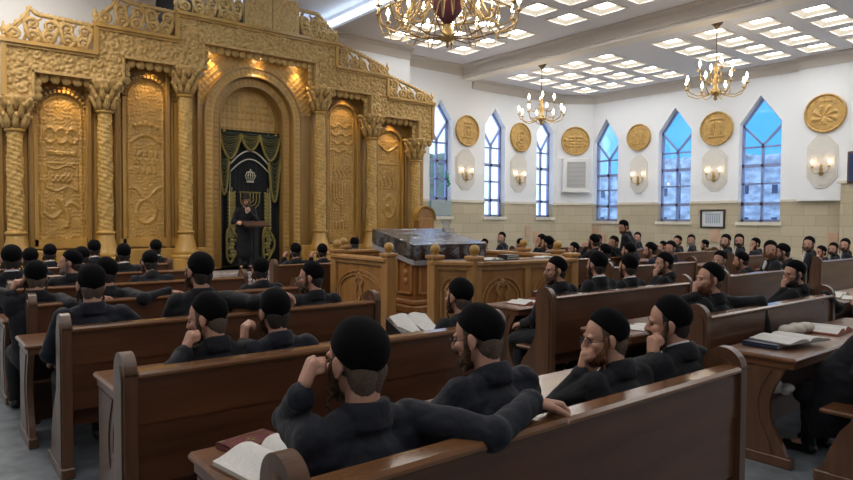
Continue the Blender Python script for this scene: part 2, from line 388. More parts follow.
WR = [(8.15, 9.36, 1.60, 4.52, 5.32), (10.89, 12.05, 1.60, 4.55, 5.32), (13.62, 14.66, 1.60, 4.45, 5.27)]
WR2 = [(3.1, 4.3, 1.60, 4.5, 5.3), (0.3, 1.5, 1.60, 4.5, 5.3)]
wall_with_windows('wall_front_window', 'x', YW, 11.35, 18.6, 0, ZL+0.2, WL, 0.30, 'wall')
wall_with_windows('wall_right', 'y', XW, -5, 14.75, 0, ZR+0.1, WR+WR2, 0.30, 'wall')
# chamfered corner
ch = MB(); ch.prism([(18.55, 15.5), (19.6, 14.7), (20.1, 14.7), (20.1, 16.0), (18.55, 16.0)], 'z', 2.2, ZR+0.1); struct('wall_corner', ch, 'wall')
ch = MB(); ch.prism([(18.55, 15.5), (19.6, 14.7), (20.1, 14.7), (20.1, 16.0), (18.55, 16.0)], 'z', 0, 2.2); struct('wall_corner_stone', ch, 'stone')
ch = MB(); ch.prism([(18.53, 15.47), (19.58, 14.67), (19.6, 14.7), (18.55, 15.5)], 'z', 2.17, 2.25); struct('trim_7', ch, 'sill')
# wall behind the ark, recessed centre bay
w = MB(); w.box(-5, 4.3, 14.95, 15.3, 0, 7.2); w.box(8.62, 11.35, 14.95, 15.8, 0, 6.7); struct('wall_front', w, 'wall')
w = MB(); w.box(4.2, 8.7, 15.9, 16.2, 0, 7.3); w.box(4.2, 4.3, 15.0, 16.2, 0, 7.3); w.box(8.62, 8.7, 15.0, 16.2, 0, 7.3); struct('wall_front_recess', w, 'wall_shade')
struct('wall_back', MB().box(-5, 20, -5.3, -5, 0, 7.2), 'wall')
struct('wall_left', MB().box(-5.3, -5, -5, 16, 0, 7.2), 'wall')
# pilaster with medallion and stone pier on the right wall
w = MB(); w.box(19.46, 19.62, 6.0, 7.66, 2.2, ZR); struct('wall_right_pilaster', w, 'wall')
w = MB(); w.box(19.05, 19.62, 4.6, 6.42, 0, 2.65); struct('wall_right_pier', w, 'stone')
w = MB(); w.box(19.05, 19.62, 4.6, 6.18, 2.65, ZR); struct('wall_right_pier_plaster', w, 'wall')
w = MB(); w.box(19.02, 19.62, 4.6, 6.5, 2.62, 2.70); struct('trim_8', w, 'sill')
# sills
for i, (a, b, zs, _, _) in enumerate(WL): pass

# windows: deep reveal, blue-grey frame, panes
def window(idx, axis, pos, w, glass_low, glass_up):
    a, b, zs, zsh, za = w; c = (a+b)/2; dp = 0.20
    def Q(mb, poly, d0, d1):
        if axis == 'x': mb.prism(poly, 'y', pos+d0, pos+d1)
        else: mb.prism(poly, 'x', pos+d0, pos+d1)
    e = empty('window_%d' % idx, (c, pos+dp, zs) if axis == 'x' else (pos+dp, c, zs)); e['kind'] = 'structure'
    fr = MB(); t = 0.075
    def strip(p, q, wd, d0=dp, d1=dp+0.07):
        p, q = V(p), V(q); d = (q-p).normalized(); n = V((-d.y, d.x))*wd/2
        Q(fr, [tuple(p-n), tuple(q-n), tuple(q+n), tuple(p+n)], d0, d1)
    h = t/2
    strip((a+h, zs), (a+h, zsh), t); strip((b-h, zs), (b-h, zsh), t); strip((a, zs+h), (b, zs+h), t)
    strip((a, zsh-0.02), (c, za-0.02), t*1.3); strip((b, zsh-0.02), (c, za-0.02), t*1.3)
    fork = zsh-0.62
    strip((c, zs), (c, fork), 0.07); strip((c, fork-0.02), (b-0.02, zsh-0.02), 0.06); strip((c, fork-0.02), (a+0.02, zsh-0.02), 0.06)
    H = zsh-zs
    for k, wd in ((0.185, 0.10), (0.39, 0.055), (0.575, 0.10), (0.765, 0.055)): strip((a, zs+H*k), (b, zs+H*k), wd)
    fr.build('window_frame', 'winframe', e)
    hd = MB()
    for k in (0.185, 0.575):
        z = zs+H*k
        if axis == 'x': hd.box(c-0.03, c+0.03, pos+dp-0.04, pos+dp, z-0.03, z+0.03)
        else: hd.box(pos+dp-0.04, pos+dp, c-0.03, c+0.03, z-0.03, z+0.03)
    hd.build('window_latch', 'black_plastic', e)
    g = MB(); Q(g, [(a, zs), (b, zs), (b, zs+H*0.575), (a, zs+H*0.575)], dp+0.03, dp+0.036); g.build('window_pane', glass_low, e)
    g = MB(); Q(g, [(a, zs+H*0.575), (b, zs+H*0.575), (b, zsh), (c, za), (a, zsh)], dp+0.03, dp+0.036); g.build('window_pane', glass_up, e)
    s = MB()
    if axis == 'x': s.box(a-0.06, b+0.06, pos-0.05, pos+dp, zs-0.10, zs)
    else: s.box(pos-0.05, pos+dp, a-0.06, b+0.06, zs-0.10, zs)
    s.build('window_sill', 'sill', e)
    return e
k = 1
for w in WL: window(k, 'x', YW, w, 'glass', 'glass'); k += 1
for w in WR[::-1]+WR2: window(k, 'y', XW, w, 'glass_blue', 'glass_blue'); k += 1

# ceilings with square lit coffers
CS = 0.72; CP = 1.075; CD = 0.085
def coffer_ceiling(name, x0, x1, y0, y1, z, holes, thick=0.5):
    xs = sorted({x0, x1, *[h[0] for h in holes], *[h[0]+CS for h in holes]}); ys = sorted({y0, y1, *[h[1] for h in holes], *[h[1]-CS for h in holes]})
    mb = MB(); hs = {(round(h[0], 3), round(h[1]-CS, 3)) for h in holes}
    for i in range(len(xs)-1):
        for j in range(len(ys)-1):
            if (round(xs[i], 3), round(ys[j], 3)) in hs: continue
            a, b, c, d = xs[i], xs[i+1], ys[j], ys[j+1]
            mb.add([(a, c, z), (a, d, z), (b, d, z), (b, c, z)], [(0, 1, 2, 3)])
    mb.box(x0, x1, y0, y1, z+thick, z+thick+0.05)
    struct(name, mb, 'ceil')
xr = [14.92+i*1.075 for i in range(4)]
groups_r = [[14.60, 13.54, 12.48, 11.43], [9.44, 8.34, 7.25, 6.12]]
holes_r = [(x, y) for g in groups_r for y in g for x in xr]
coffer_ceiling('ceiling', 13.9, 20.0, -5, 15.8, ZR, holes_r)
xl = [9.99, 11.10, 12.22]
groups_l = [[14.38, 13.36, 12.28], [10.60, 9.55, 8.5]]
holes_l = [(x, y) for g in groups_l for y in g for x in xl]
coffer_ceiling('ceiling_nave', 8.62, 13.9, -5, 15.8, ZL, holes_l)
struct('ceiling_bay', MB().box(4.25, 8.66, -5, 14.95, ZC, ZC+0.1), 'ceil')
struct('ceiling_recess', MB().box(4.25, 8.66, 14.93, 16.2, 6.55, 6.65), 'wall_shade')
holes_w = []
coffer_ceiling('ceiling_left', -5, 4.3, -5, 15.3, ZL, holes_w)
f = MB(); f.box(8.60, 8.68, -5, 14.95, ZL-0.005, ZL+0.06); f.box(4.24, 4.32, -5, 14.95, ZL-0.005, ZL+0.06); struct('trim_1', f, 'ceil')
f = MB(); f.box(8.615, 8.66, -5, 14.92, ZL+0.06, ZC+0.02); f.box(4.25, 4.285, -5, 14.92, ZL+0.06, ZC+0.02); struct('trim_2', f, 'ceil')
proto = None
ordn = ['first', 'second', 'third', 'fourth', 'fifth']
def coffer_light(x, y, z, label, grp):
    global proto
    if proto is None:
        e = empty('ceiling_light', (x, y, z)); mb = MB(); c = CS; i = 0.14
        lo = [(0, 0, 0), (c, 0, 0), (c, -c, 0), (0, -c, 0)]; hi = [(i, -i, CD), (c-i, -i, CD), (c-i, -c+i, CD), (i, -c+i, CD)]
        bv = MB().add(lo+hi, [(0, 1, 5, 4), (1, 2, 6, 5), (2, 3, 7, 6), (3, 0, 4, 7)])
        for (x0, x1, y0, y1) in ((-0.03, 0.02, -c-0.03, 0.03), (c-0.02, c+0.03, -c-0.03, 0.03), (0.02, c-0.02, -0.02, 0.03), (0.02, c-0.02, -c-0.03, -c+0.02)):
            mb.box(x0, x1, y0, y1, -0.015, 0.01)
        mb.build('coffer_frame', 'coffer', e, world=False); bv.build('baked_glow_bevel', 'coffer_baked_glow', e, world=False)
        MB().box(i-0.01, c-i+0.01, -c+i-0.01, -i+0.01, CD-0.004, CD+0.03).build('light_panel', 'panel_light', e, world=False)
        proto = e
    else:
        e = copy_tree(proto); e.location = (x, y, z)
    tag(e, label, 'ceiling light', grp)
gn = ['far', 'middle', 'near', 'nearest']
for gi, g in enumerate(groups_r):
    for j, y in enumerate(g):
        for i, x in enumerate(xr):
            if gi > 1: lab = 'square lit coffer of the aisle ceiling over the near right benches'
            else: lab = 'lit aisle ceiling coffer, %s group, %s row from the ark wall, %s from the beam' % (gn[gi], ordn[j], ordn[i])
            coffer_light(x, y, ZR, lab, 'lit coffers in the window aisle ceiling' + (', %s group' % gn[gi]))
for gi, g in enumerate(groups_l):
    for j, y in enumerate(g):
        for i, x in enumerate(xl):
            if gi > 1: lab = 'square lit coffer of the nave ceiling outside the view'
            else: lab = 'lit nave coffer, %s group, %s row from the ark, %s from the cove' % (gn[gi], ordn[j], ordn[i])
            coffer_light(x, y, ZL, lab, 'lit coffers in the nave ceiling' + (', %s group' % gn[gi]))
# cove strips along the raised bay
c = MB(); c.box(8.585, 8.612, 3.0, 14.9, ZL+0.08, ZL+0.22)
tag(c.build('cove_light', 'cove'), 'bright bluish white light strip along the raised ceiling edge, right of the ark', 'light strip')
c = MB(); c.box(4.29, 4.315, 3.0, 14.9, ZL+0.07, ZL+0.27)
tag(c.build('cove_light', 'cove'), 'light strip along the left edge of the raised ceiling', 'light strip')
# cornices (with a row of small modillions) and the beam
def cornice(name, p, q, n, ztop, h=0.30, d=0.22, mod=True):
    """runs from p to q (2d) against a wall whose inward normal is n"""
    p, q, n = V(p), V(q), V(n); L = (q-p).length; t = (q-p)/L; mb = MB()
    prof = [(0, -h), (0.03, -h), (0.05, -h*0.8), (0.06, -h*0.72), (d*0.5, -h*0.35), (d*0.8, -h*0.2), (d, -h*0.15), (d, 0), (0, 0)]
    vs = []
    for P in (p, q):
        for (a, z) in prof: vs.append((P.x+n.x*a, P.y+n.y*a, ztop+z))
    k = len(prof); fs = [tuple(range(k)), tuple(range(2*k-1, k-1, -1))]
    for i in range(k): j = (i+1) % k; fs.append((i, i+k, j+k, j))
    mb.add(vs, fs)
    if mod:
        m = int(L/0.28)
        for i in range(m):
            c = p+t*(i+0.5)*L/m; z = ztop-h*0.50
            mb.lathe([(0.004, 0), (0.045, 0.01), (0.05, 0.03), (0.02, 0.05)], (c.x+n.x*0.06, c.y+n.y*0.06, z), 8, scale=(1, 1, 1))
    return struct(name, mb, 'cornice')
cornice('trim_10', (8.66, 14.95), (11.35, 14.95), (0, -1), ZL)
cornice('trim_11', (11.35, 15.5), (13.9, 15.5), (0, -1), ZL)
cornice('trim_12', (14.3, 15.5), (19.6, 15.5), (0, -1), ZR)
cornice('trim_13', (19.6, 15.5), (19.6, 7.66), (-1, 0), ZR)
cornice('trim_14', (19.46, 7.66), (19.46, 6.18), (-1, 0), ZR)
cornice('trim_15', (19.05, 6.18), (19.05, 4.6), (-1, 0), ZR)
cornice('trim_16', (19.6, 4.6), (19.6, -5), (-1, 0), ZR)
cornice('trim_17', (13.9, -5), (13.9, 15.5), (-1, 0), ZL, h=0.30, d=0.2)
cornice('trim_18', (-5, 14.95), (4.3, 14.95), (0, -1), ZL)
cornice('trim_19', (19.6, 14.7), (18.55, 15.5), (-0.6, -0.8), ZR)
bm = MB(); bm.box(13.88, 14.30, -5, 15.5, ZR-0.06, ZR+0.02); bm.box(13.88, 13.95, -5, 15.5, ZR, ZL); struct('ceiling_beam', bm, 'coffer')

# outside: terraces of stone houses on the hill beyond the right windows, trees beyond the left ones
struct('ground_outside', MB().box(20.5, 160, -90, 120, -6, -5.6), 'hill')
random.seed(5)
def house(x, y, z, w, d, h, lab):
    e = empty('stone_house', (x, y, z), 0, lab, 'building', 'houses on the hill beyond the right windows')
    MB().box(x, x+d, y, y+w, z, z+h).build('facade', 'bldg', e)
    mb = MB()
    for i in range(int(w/2.6)):
        for j in range(max(1, int(h/3))):
            mb.box(x-0.04, x+0.02, y+1.0+i*2.6, y+1.5+i*2.6, z+1.2+j*3, z+2.0+j*3)
    mb.build('window_opening', 'screen', e)
yy = [14, 25, 36]
labs = ['pale stone house on the hill seen through the rightmost window, lower down', 'pale stone house behind the rightmost window, beside its neighbours', 'pale stone house seen through the middle right window', 'pale stone house seen between the two farther right windows', 'pale stone house seen through the right wall window nearest the corner']
for i, y in enumerate(yy): house(62, y, -3, 10.5, 9, 9.6+(i % 2)*1.2, labs[i])
labs2 = ['upper row stone house at the hill top, behind the rightmost window', 'upper row stone house, second along the hill top', 'upper row stone house, third along the hill top', 'upper row stone house, fourth along the hill top']
for i, y in enumerate((22, 40)): house(85, y, 2, 14, 9, 7.0+(i % 2)*1.5, labs2[i])
struct('ground_terrace', MB().box(80, 160, -20, 110, -5.7, 2), 'hill')
t = MB()
for i, (x, y, z, r) in enumerate(((20.5, 26, -1.2, 2.0), (19.4, 25, 0.8, 1.6), (21.6, 26.5, 1.8, 1.3))):
    for k in range(14):
        a = random.uniform(0, 6.28); b = random.uniform(-1, 1); q = r*0.7
        t.ell((x+q*math.cos(a), y+q*math.sin(a), z+2+q*b), (r*0.5, r*0.5, r*0.45), seg=8, rings=6)
tag(t.build('tree', 'tree'), 'blurred tree outside the window beside the ark', 'tree')

# ------------------------------------------------------------ the ark
AP = 0.44    # platform height
pl = MB(); pl.box(2.2, 11.0, 13.3, 14.95, 0, AP, bev=0.02); 
for i in range(2): pl.box(4.6, 8.6, 13.3-0.3*(2-i), 13.32, 0, AP*(i+1)/3, bev=0.01)
pl.box(0.9, 12.0, 14.15, 14.95, 0, AP, bev=0.02)
struct('floor_platform', pl, 'marble')
ark = empty('torah_ark', (CX, 14.6, AP), 0, 'huge carved honey oak ark front with columns, arched panels and stepped openwork crest', 'ark')
def scrolls(X, Z, s=0.27, amp=0.05):
    # a lattice of spiral rosettes with leaf lobes, cut deep
    gx = np.round(X/s); odd = (gx % 2); zz = Z-odd*s*0.5; gz = np.round(zz/s); dx = X-gx*s; dz = zz-gz*s
    r = np.hypot(dx, dz)/s; th = np.arctan2(dz, dx); sg = 1-2*((gx+gz) % 2)
    spiral = np.sin(th*sg*1.0+r*19.0+gz*1.7); lobes = np.cos(th*5+gx*0.9)*0.14
    body = 1/(1+np.exp((r-0.50-lobes)*28)); eye = np.exp(-(r/0.10)**2)
    fine = 0.15*np.sin(X*70+3*np.sin(Z*31))*np.sin(Z*64)
    return amp*(body*(0.45+0.50*(1/(1+np.exp(-spiral*4))))+0.35*eye+fine*body)
# back boards
for sgn in (-1, 1):
    for a, b, zt in ((1.28, 3.3, 5.0), (3.2, 5.2, 4.5)):
        x0, x1 = sorted((CX+sgn*a, CX+sgn*b)); MB().box(x0, x1, 14.80, 14.94, AP, zt).build('back_board', 'oak', ark)
# centre bay back wall with arch hole
def arch_poly_wall(cx, hw, zsp, x0, x1, z0, z1, y0, y1, n=20):
    mb = MB(); A = arc(cx, zsp, hw, 0, 180, n)
    for i in range(n):
        (xa, za), (xb, zb) = A[i], A[i+1]
        mb.prism([(xa, za), (xa, z1), (xb, z1), (xb, zb)], 'y', y0, y1)
    mb.box(x0, cx-hw, y0, y1, z0, z1); mb.box(cx+hw, x1, y0, y1, z0, z1)
    return mb
AX = 6.47
m_ = arch_poly_wall(AX, 1.16, 3.97, CX-1.42, CX+1.42, AP, 5.55, 14.66, 14.74)
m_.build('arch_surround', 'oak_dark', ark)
def f_lattice(X, Z):
    g = np.maximum(np.abs(np.sin(PI*(X+Z)/0.16)), np.abs(np.sin(PI*(X-Z)/0.16))); return 0.012*(g > 0.93)+0.0
for (x0, x1) in ((CX-1.42, CX+1.42),):
    MB().hfield(f_lattice, x0, x1, 4.2, 5.5, 14.652, 0.02, mask=lambda x, z: (x-AX)**2+(z-3.97)**2 > 1.18**2).build('lattice_spandrel', 'oak', ark)
def ring_relief(r0, r1, y, name, mat, amp=0.018, bead=0.11):
    mb = MB(); n = 60; m = 8
    def pt(s, t):  # s along: leg up, arch, leg down ; t across 0..1
        r = r0+(r1-r0)*t; leg = 3.97-AP; tot = 2*leg+PI*(r0+r1)/2; d = s*tot
        if d < leg: x, z = AX-r, AP+d
        elif d < tot-leg: a = PI-(d-leg)/((r0+r1)/2); x, z = AX+r*math.cos(a), 3.97+r*math.sin(a)
        else: x, z = AX+r, AP+(tot-d)
        bump = amp*(0.5+0.5*math.cos(2*PI*d/bead))*math.sin(PI*t) + (0.02 if t in (0.0, 1.0) else 0)
        return (x, y-bump, z)
    n = int((2*(3.97-AP)+PI*r1)/0.028)
    for i in range(n+1):
        for j in range(m+1): mb.v.append(pt(i/n, j/m))
    for i in range(n):
        for j in range(m):
            a = i*(m+1)+j; mb.f.append((a, a+m+1, a+m+2, a+1)); mb.sm.append(True)
    return mb.build(name, mat, ark)
ring_relief(1.02, 1.20, 14.60, 'beaded_arch_moulding', 'oak')
ring_relief(0.80, 0.97, 14.76, 'inner_arch_moulding', 'oak')
# stepped reveals joining the mouldings
def arch_band(r, y0, y1, t=0.03):
    mb = MB(); A = [(AX+r, AP)]+arc(AX, 3.97, r, 0, 180, 30)+[(AX-r, AP)]; B = [(AX+r+t, AP)]+arc(AX, 3.97, r+t, 0, 180, 30)+[(AX-r-t, AP)]
    for i in range(len(A)-1): mb.prism([A[i], A[i+1], B[i+1], B[i]], 'y', y0, y1)
    return mb
rb = arch_band(0.99, 14.58, 14.80); rb2 = arch_band(0.78, 14.72, 15.05); rb3 = arch_band(1.19, 14.56, 14.70)
rb.v, rb.f, rb.sm = rb.v, rb.f, rb.sm
for q in (rb2, rb3): rb.add(q.v, q.f)
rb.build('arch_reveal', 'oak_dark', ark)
def f_tymp(X, Z):
    r = np.hypot(X-AX, Z-3.97); h = 0.02*(np.abs(np.sin(X*26))*np.abs(np.sin(Z*19)) > 0.35)*(r < 0.66)
    h = h+0.03*np.exp(-((r-0.70)/0.02)**2)+0.02*((np.abs(Z-3.80) < 0.03))
    return h
MB().hfield(f_tymp, AX-0.80, AX+0.80, 3.62, 4.78, 15.02, 0.02, mask=lambda x, z: z < 3.97 or (x-AX)**2+(z-3.97)**2 < 0.80**2).build('tympanum', 'oak', ark)
sc_ = MB()
for i in range(11): sc_.lathe([(0.002, 0), (0.075, 0.0), (0.075, 0.04), (0.002, 0.05)], (AX-0.75+i*0.15, 14.96, 3.64), 14, axis='y')
sc_.build('valance_scallop', 'oak_pale', ark)
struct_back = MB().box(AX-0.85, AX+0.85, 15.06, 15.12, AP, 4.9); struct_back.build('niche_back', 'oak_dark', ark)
# frieze: stepped band of scroll carving
FY = 14.34
rects = []
for s in (-1, 1):
    for a, b, z0, z1 in ((1.41, 1.98, 4.92, 6.0), (1.98, 3.06, 4.92, 5.43), (3.06, 3.57, 4.40, 5.43), (3.57, 4.66, 4.40, 4.86), (4.66, 5.13, 3.88, 4.86)):
        x0, x1 = sorted((CX+s*a, CX+s*b)); rects.append((x0, x1, z0, z1))
rects.append((CX-1.41, CX+1.41, 5.5, 6.0))
for (x0, x1, z0, z1) in sorted(rects):
    mb = MB(); mb.hfield(lambda X, Z: scrolls(X-CX, Z), x0, x1, z0, z1, FY, 0.016); mb.box(x0, x1, FY+0.005, 14.9, z0, z1)
    mb.build('carved_frieze', 'oak_pale', ark)
# cornice mouldings on the steps, edge mouldings beneath
def step_lines():
    t, b = [], []
    for s in (-1, 1):
        t.append([(CX, 6.03), (CX+s*1.98, 6.03)]); t.append([(CX+s*1.98, 5.46), (CX+s*3.57, 5.46)]); t.append([(CX+s*3.57, 4.89), (CX+s*5.16, 4.89)])
        b.append([(CX, 5.49), (CX+s*1.41, 5.49), (CX+s*1.41, 4.91), (CX+s*3.06, 4.91), (CX+s*3.06, 4.39), (CX+s*4.66, 4.39), (CX+s*4.66, 3.87), (CX+s*5.13, 3.87)])
    return t, b
T_, B_ = step_lines()
for line in T_:
    mb = wing_mould(line, 0.07, 14.22, 14.92); q = wing_mould([(p[0], p[1]-0.06) for p in line], 0.05, 14.27, 14.9); mb.add(q.v, q.f)
    mb.build('cornice_moulding', 'oak', ark)
for line in B_: wing_mould(line, 0.045, 14.29, 14.5).build('edge_moulding', 'oak_pale', ark)
for s in (-1, 1):
    for (x, z0, z1) in ((1.98, 5.46, 6.05), (3.57, 4.89, 5.48), (5.13, 3.88, 4.90)):
        MB().box(CX+s*x-0.045, CX+s*x+0.045, 14.26, 14.9, z0, z1+0.02).build('step_stile', 'oak', ark)
# scallops under the frieze
sc_ = MB()
def scal(x, z): sc_.lathe([(0.002, 0), (0.085, 0.005), (0.09, 0.03), (0.06, 0.06), (0.002, 0.06)], (x, 14.42, z), 12, axis='y')
for s in (-1, 1):
    for a, b, z in ((0.09, 1.33, 5.40), (1.41, 3.06, 4.82), (3.1, 4.66, 4.30), (4.72, 5.13, 3.78)):
        n = int((b-a)/0.175)
        for i in range(n+1): scal(CX+s*(a+(b-a)*i/n), z)
    for x, z0, z1 in ((1.33, 4.95, 5.40), (2.98, 4.42, 4.82), (4.58, 3.9, 4.30)):
        for i in range(3): scal(CX+s*x, z0+(z1-z0)*(i+0.3)/3)
sc_.build('scallop_row', 'oak_pale', ark)
# columns
def column(x, ztop, k):
    zc = ztop-0.62; y = 14.47
    c = MB(); zb = 1.30
    prof = [(0.165, zb), (0.168, zb+0.5), (0.15, zc-0.3), (0.148, zc)]
    seg = 44; n = 170; vs = []
    for i in range(n+1):
        z = zb+(zc-zb)*i/n; r0 = 0.138-0.016*(i/n)
        for j in range(seg):
            t = 2*PI*j/seg; h = 0.013*(math.sin(4*t-z*9+1.2*math.sin(z*17)) > 0.35)+0.010*math.sin(7*t+z*31)*math.sin(z*37-4*t)
            vs.append((x+(r0+h)*math.cos(t), y+(r0+h)*math.sin(t), z))
    fs = []
    for i in range(n):
        for j in range(seg): l = (j+1) % seg; fs.append((i*seg+j, i*seg+l, (i+1)*seg+l, (i+1)*seg+j))
    c.add(vs, fs, True); sh = c.build('column_shaft', 'oak_carved', ark)
    r = MB()
    MB().lathe([(0.12, 0), (0.165, 0.01), (0.175, 0.035), (0.165, 0.06), (0.12, 0.07)], (x, y, zc-0.03)).build('column_ring', 'oak', sh); r.lathe([(0.14, 0), (0.185, 0.01), (0.19, 0.05), (0.14, 0.08)], (x, y, zb-0.03))
    r.lathe([(0.26, 0), (0.275, 0.03), (0.24, 0.10), (0.17, 0.35), (0.155, 0.50)], (x, y, 0.82)); r.lathe([(0.30, 0), (0.315, 0.03), (0.315, 0.08), (0.26, 0.10)], (x, y, 0.72))
    r.box(x-0.33, x+0.33, y-0.28, y+0.33, AP, 0.73, bev=0.015)
    r.build('column_base', 'oak', sh)
    cp = MB(); cp.lathe([(0.12, 0), (0.14, 0.1), (0.18, 0.35), (0.26, 0.55), (0.27, 0.60)], (x, y, zc+0.03), 20)
    for row, (rr, hh, lz, n) in enumerate(((0.17, 0.24, zc+0.05, 8), (0.20, 0.26, zc+0.22, 8), (0.24, 0.18, zc+0.40, 8))):
        for i in range(n):
            t = 2*PI*(i+0.5*(row % 2))/n; u = V((math.cos(t), math.sin(t), 0)); P = V((x, y, lz))
            pts = [P+u*rr*0.85, P+u*(rr+0.02)+V((0, 0, hh*0.5)), P+u*(rr+0.06)+V((0, 0, hh*0.85)), P+u*(rr+0.115)+V((0, 0, hh)), P+u*(rr+0.12)+V((0, 0, hh-0.06))]
            cp.tube(pts, [0.05, 0.055, 0.045, 0.035, 0.015], 7)
    cp.box(x-0.30, x+0.30, y-0.13, y+0.3, ztop-0.06, ztop, bev=0.01)
    cp.build('column_capital', 'oak_pale', sh)
for s in (-1, 1):
    column(AX+s*1.68, 4.90, 0); column(AX-0.03+s*3.27, 4.38, 1); column(6.40+s*4.80, 3.87, 2)
# arched carved panels with relief
def relief_panel(cx, top, kind):
    hw = 0.43; zsp = top-hw; z0 = 1.15
    def f(X, Z):
        x = X-cx; h = 0.010*np.sin(X*47+3*np.sin(Z*17))*np.sin(Z*43+3*np.sin(X*21))
        edge = np.where(Z < zsp, hw-np.abs(x), hw-np.hypot(x, Z-zsp)); h = h+0.03*np.exp(-((edge-0.07)/0.018)**2)
        inn = edge > 0.11
        g = np.zeros_like(X)
        def box(x0, x1, a, b, amp): return amp*((x > x0) & (x < x1) & (Z > a) & (Z < b))
        def ridge(d, w, amp): return amp*np.exp(-(d/w)**2)
        if kind == 'hall':     # arches over a framed cartouche and a figure below
            for i in range(-1, 2): g = np.maximum(g, ridge(np.abs(np.hypot(x-i*0.2, (Z-3.25)*0.7)-0.1), 0.02, 0.03)*(Z > 3.0))
            g = np.maximum(g, box(-0.26, 0.26, 2.86, 2.93, 0.035)); g = np.maximum(g, box(-0.3, 0.3, 2.68, 2.72, 0.02))
            g = np.maximum(g, ridge(np.abs(np.maximum(np.abs(x)/0.28, np.abs(Z-2.4-0.04*np.sin(x*14))/0.22)-1), 0.07, 0.03))
            g = np.maximum(g, box(-0.17, 0.17, 2.32, 2.46, 0.03)*(np.sin(x*70)*np.sin(Z*60) > -0.2))
            g = np.maximum(g, ridge(np.abs(x-0.1*np.sin(Z*5)), 0.05, 0.04)*((Z > 1.4) & (Z < 2.0))); g = np.maximum(g, ridge(Z-1.75-0.15*np.sin(x*9), 0.03, 0.03))
        elif kind == 'text':
            g = np.maximum(g, box(-0.25, 0.25, 2.5, 3.1, 0.028)*((np.sin(x*52+np.sin(Z*9)*2) > -0.1) & (np.sin(Z*34) > -0.5)))
            g = np.maximum(g, ridge(Z-3.3-0.1*np.cos(x*7), 0.03, 0.03)); g = np.maximum(g, ridge(Z-2.15+0.12*np.cos(x*11), 0.03, 0.03))
            for i in range(-2, 3): g = np.maximum(g, ridge(np.hypot(x-i*0.11, (Z-3.6-0.05*math.cos(i))), 0.04, 0.04))
            g = np.maximum(g, ridge(np.abs(np.hypot(x, (Z-1.75)*0.8)-0.2), 0.03, 0.03))
        elif kind == 'menorah':
            for r in (0.09, 0.17, 0.25): g = np.maximum(g, ridge(np.hypot(x, np.minimum((Z-2.25), 0))-r, 0.018, 0.035)*((Z < 2.55) & (Z > 1.7)))
            g = np.maximum(g, ridge(x, 0.018, 0.035)*((Z > 1.72) & (Z < 2.55)))
            g = np.maximum(g, box(-0.24, 0.24, 2.68, 3.05, 0.028)*(np.sin(x*48+2*np.sin(Z*20)) > 0)); g = np.maximum(g, box(-0.2, 0.2, 1.35, 1.55, 0.028)*(np.sin(x*60) > -0.2))
            for i in range(4): g = np.maximum(g, ridge(Z-3.4-i*0.22-0.04*np.sin(x*20+i), 0.03, 0.02))
        else:
            g = np.maximum(g, box(-0.24, 0.24, 2.45, 2.95, 0.028)*(np.sin(x*44+2*np.sin(Z*14)) > 0)); g = np.maximum(g, ridge(np.abs(np.hypot(x-0.05, (Z-1.95)*0.6)-0.18), 0.03, 0.03))
            g = np.maximum(g, ridge(np.hypot(x, Z-1.95), 0.07, 0.04)); g = np.maximum(g, ridge(Z-3.6+0.1*np.cos(x*8), 0.03, 0.03)); g = np.maximum(g, ridge(Z-3.15, 0.02, 0.02))
        return h+g*inn
    pn = MB().hfield(f, cx-hw, cx+hw, z0, top, 14.79, 0.016, mask=lambda x, z: z < zsp or math.hypot(x-cx, z-zsp) < hw)
    p = pn.build('carved_panel', 'oak', ark)
    fr = MB()
    for (r, w_, y0) in ((hw+0.03, 0.06, 14.70), (hw+0.11, 0.05, 14.74), (hw+0.19, 0.05, 14.77)):
        line = [(cx-r, z0-0.1)]+arc(cx, zsp, r, 180, 0, 18)+[(cx+r, z0-0.1)]; q = wing_mould(line, w_, y0, 14.82); fr.add(q.v, q.f)
    fr.box(cx-hw-0.24, cx+hw+0.24, 14.70, 14.82, z0-0.16, z0+0.02)
    fr.build('panel_frame', 'oak', p)
relief_panel(CX-2.50, 4.62, 'text'); relief_panel(CX-4.12, 4.10, 'hall'); relief_panel(CX+2.42, 4.62, 'menorah'); relief_panel(CX+3.92, 4.08, 'other')
for s in (-1, 1):
    for a, zt in ((1.98, 4.9), (3.03, 4.4), (3.55, 4.4), (4.58, 3.9), (5.08, 3.9)):
        x = AX+s*a; MB().box(x-0.05, x+0.05, 14.66, 14.82, AP, zt, bev=0.02).build('flat_pilaster', 'oak_dark', ark)
MB().box(CX-5.15, CX-1.25, 14.55, 14.82, AP, 0.95, bev=0.02).build('plinth', 'oak', ark)
MB().box(CX+1.15, CX+5.1, 14.55, 14.82, AP, 0.95, bev=0.02).build('plinth', 'oak', ark)
